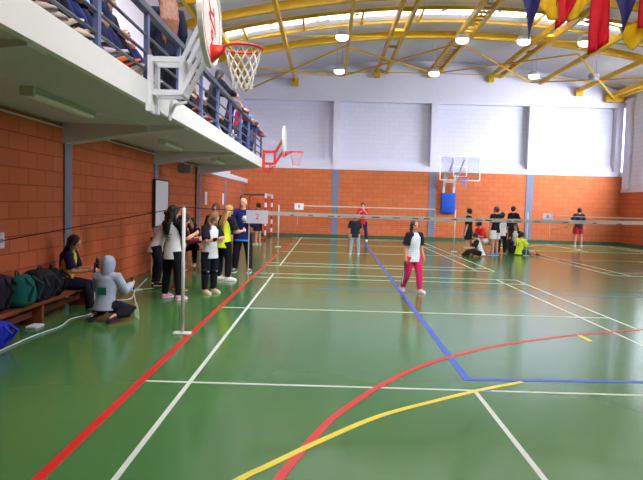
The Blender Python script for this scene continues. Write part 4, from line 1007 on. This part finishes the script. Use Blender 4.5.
seated(7.3, 'seated balcony spectator in navy with tan shoes at the hoop frame', top=NV, bottom=(30, 30, 44), shoe=(176, 146, 110))
seated(7.8, 'seated balcony spectator in black behind the white hoop frame', top=(26, 26, 34), bottom=JN, shoe=(220, 220, 224), hair='long', hairc='brown')
seated(10.5, 'seated balcony spectator in bright red top', lean=30, top=(214, 30, 66), bottom=BK, shoe=(120, 40, 40))
seated(11.0, 'seated balcony spectator in grey beside the red top', top=(110, 110, 124), bottom=(40, 40, 52), shoe=(200, 200, 204))
seated(11.5, 'seated balcony spectator in black with red shoes past the grey one', top=BK, bottom=BK, shoe=(170, 40, 46))
seated(12.1, 'seated balcony spectator in dark maroon before the black haired woman', top=(70, 30, 40), bottom=(32, 30, 38), shoe=(60, 60, 60), hair='long')
seated(14.4, 'seated balcony spectator with white shoes past the black haired woman', top=BK, bottom=BK, shoe=(224, 220, 214))
seated(4.3, 'second row balcony spectator in black at the left picture edge', 1, top=BK, bottom=BK, shoe=(70, 60, 60))
seated(4.95, 'second row balcony spectator in dark maroon jacket', 1, top=(60, 26, 44), bottom=BK, shoe=(110, 80, 70))
seated(5.6, 'second row balcony spectator in dark jacket and blue jeans', 1, top=(40, 40, 54), bottom=(30, 40, 110), shoe=(216, 214, 212))
seated(6.2, 'second row balcony spectator all in navy', 1, top=(30, 34, 66), bottom=(28, 30, 58), shoe=(190, 186, 180))
seated(6.8, 'second row balcony spectator in bright blue', 1, top=(40, 60, 150), bottom=(28, 36, 90), shoe=(60, 60, 66), hair='long')
seated(7.5, 'second row balcony spectator in black behind the hoop frame', 1, top=BK, bottom=BK, shoe=(60, 60, 66), hair='long')
seated(10.0, 'second row balcony spectator in brown jacket', 1, top=(80, 60, 50), bottom=BK, shoe=(60, 60, 66))
seated(10.9, 'second row balcony spectator in black behind the red top', 1, top=BK, bottom=BK, shoe=(200, 200, 200))
LEANARM = dict(armL=((-.1, .6, -.6), (.4, .9, -.2)), armR=((.1, .6, -.6), (-.4, .9, -.2)))
person('girl with long auburn hair in navy jacket standing with her back turned on the balcony', -2.46, 9.2, 28, 1.74, ZB, lean=-2, hpitch=2, top=(28, 30, 50), long_sleeve=True, bottom=(24, 24, 32), hair='vlong', hairc='auburn', vox=VB, loose=1.8, shoe=(60, 60, 64), armL=((-.2, .1, -1), (.1, .5, -1)), armR=((.2, .1, -1), (-.1, .5, -1)))
person('dark haired companion standing before the auburn haired girl', -2.55, 9.95, 40, 1.5, ZB, lean=4, hpitch=8, top=(30, 26, 36), long_sleeve=True, bottom=(24, 24, 32), hair='long', hairc='brown', vox=VB, shoe=(60, 60, 64), armL=((-.2, .1, -1), (.1, .5, -1)), armR=((.2, .1, -1), (-.1, .5, -1)))
person('woman with long black hair in dark coat leaning on the balcony rail', -2.55, 13.4, -60, 1.5, ZB, lean=14, hpitch=6, top=(26, 24, 34), long_sleeve=True, bottom=(26, 24, 32), hair='vlong', hairc='black', vox=VB, loose=2, shoe=(40, 40, 44), **LEANARM)
person('child with face turned to the court beside the black haired woman', -2.5, 15.2, -100, 1.36, ZB, lean=10, top=(60, 40, 70), long_sleeve=True, bottom=(30, 30, 40), hair='short', hairc='brown', vox=VB, shoe=(200, 200, 200), **LEANARM)
person('brown haired child in red and grey top standing at the balcony rail', -2.5, 16.55, -80, 1.3, ZB, lean=6, top=(150, 40, 60), long_sleeve=True, bottom=(60, 60, 80), hair='short', hairc='lightbrown', vox=VB, shoe=(200, 200, 200), **LEANARM)
person('child in navy near the far end of the balcony rail', -2.48, 17.8, -85, 1.27, ZB, lean=10, top=(30, 36, 70), long_sleeve=True, bottom=(30, 30, 50), hair='short', vox=VB, shoe=(60, 60, 70), **LEANARM)
person('child in light blue cap near the balcony end', -2.48, 18.7, -85, 1.25, ZB, lean=8, top=(70, 100, 170), long_sleeve=True, bottom=(50, 80, 150), hair='short', cap=(60, 150, 200), vox=VB, shoe=(60, 60, 70), **LEANARM)
person('last small child leaning over the rail at the balcony end', -2.48, 19.5, -85, 1.16, ZB, lean=22, top=(150, 90, 100), long_sleeve=True, bottom=(60, 60, 90), hair='short', hairc='brown', vox=VB, shoe=(60, 60, 70), **LEANARM)
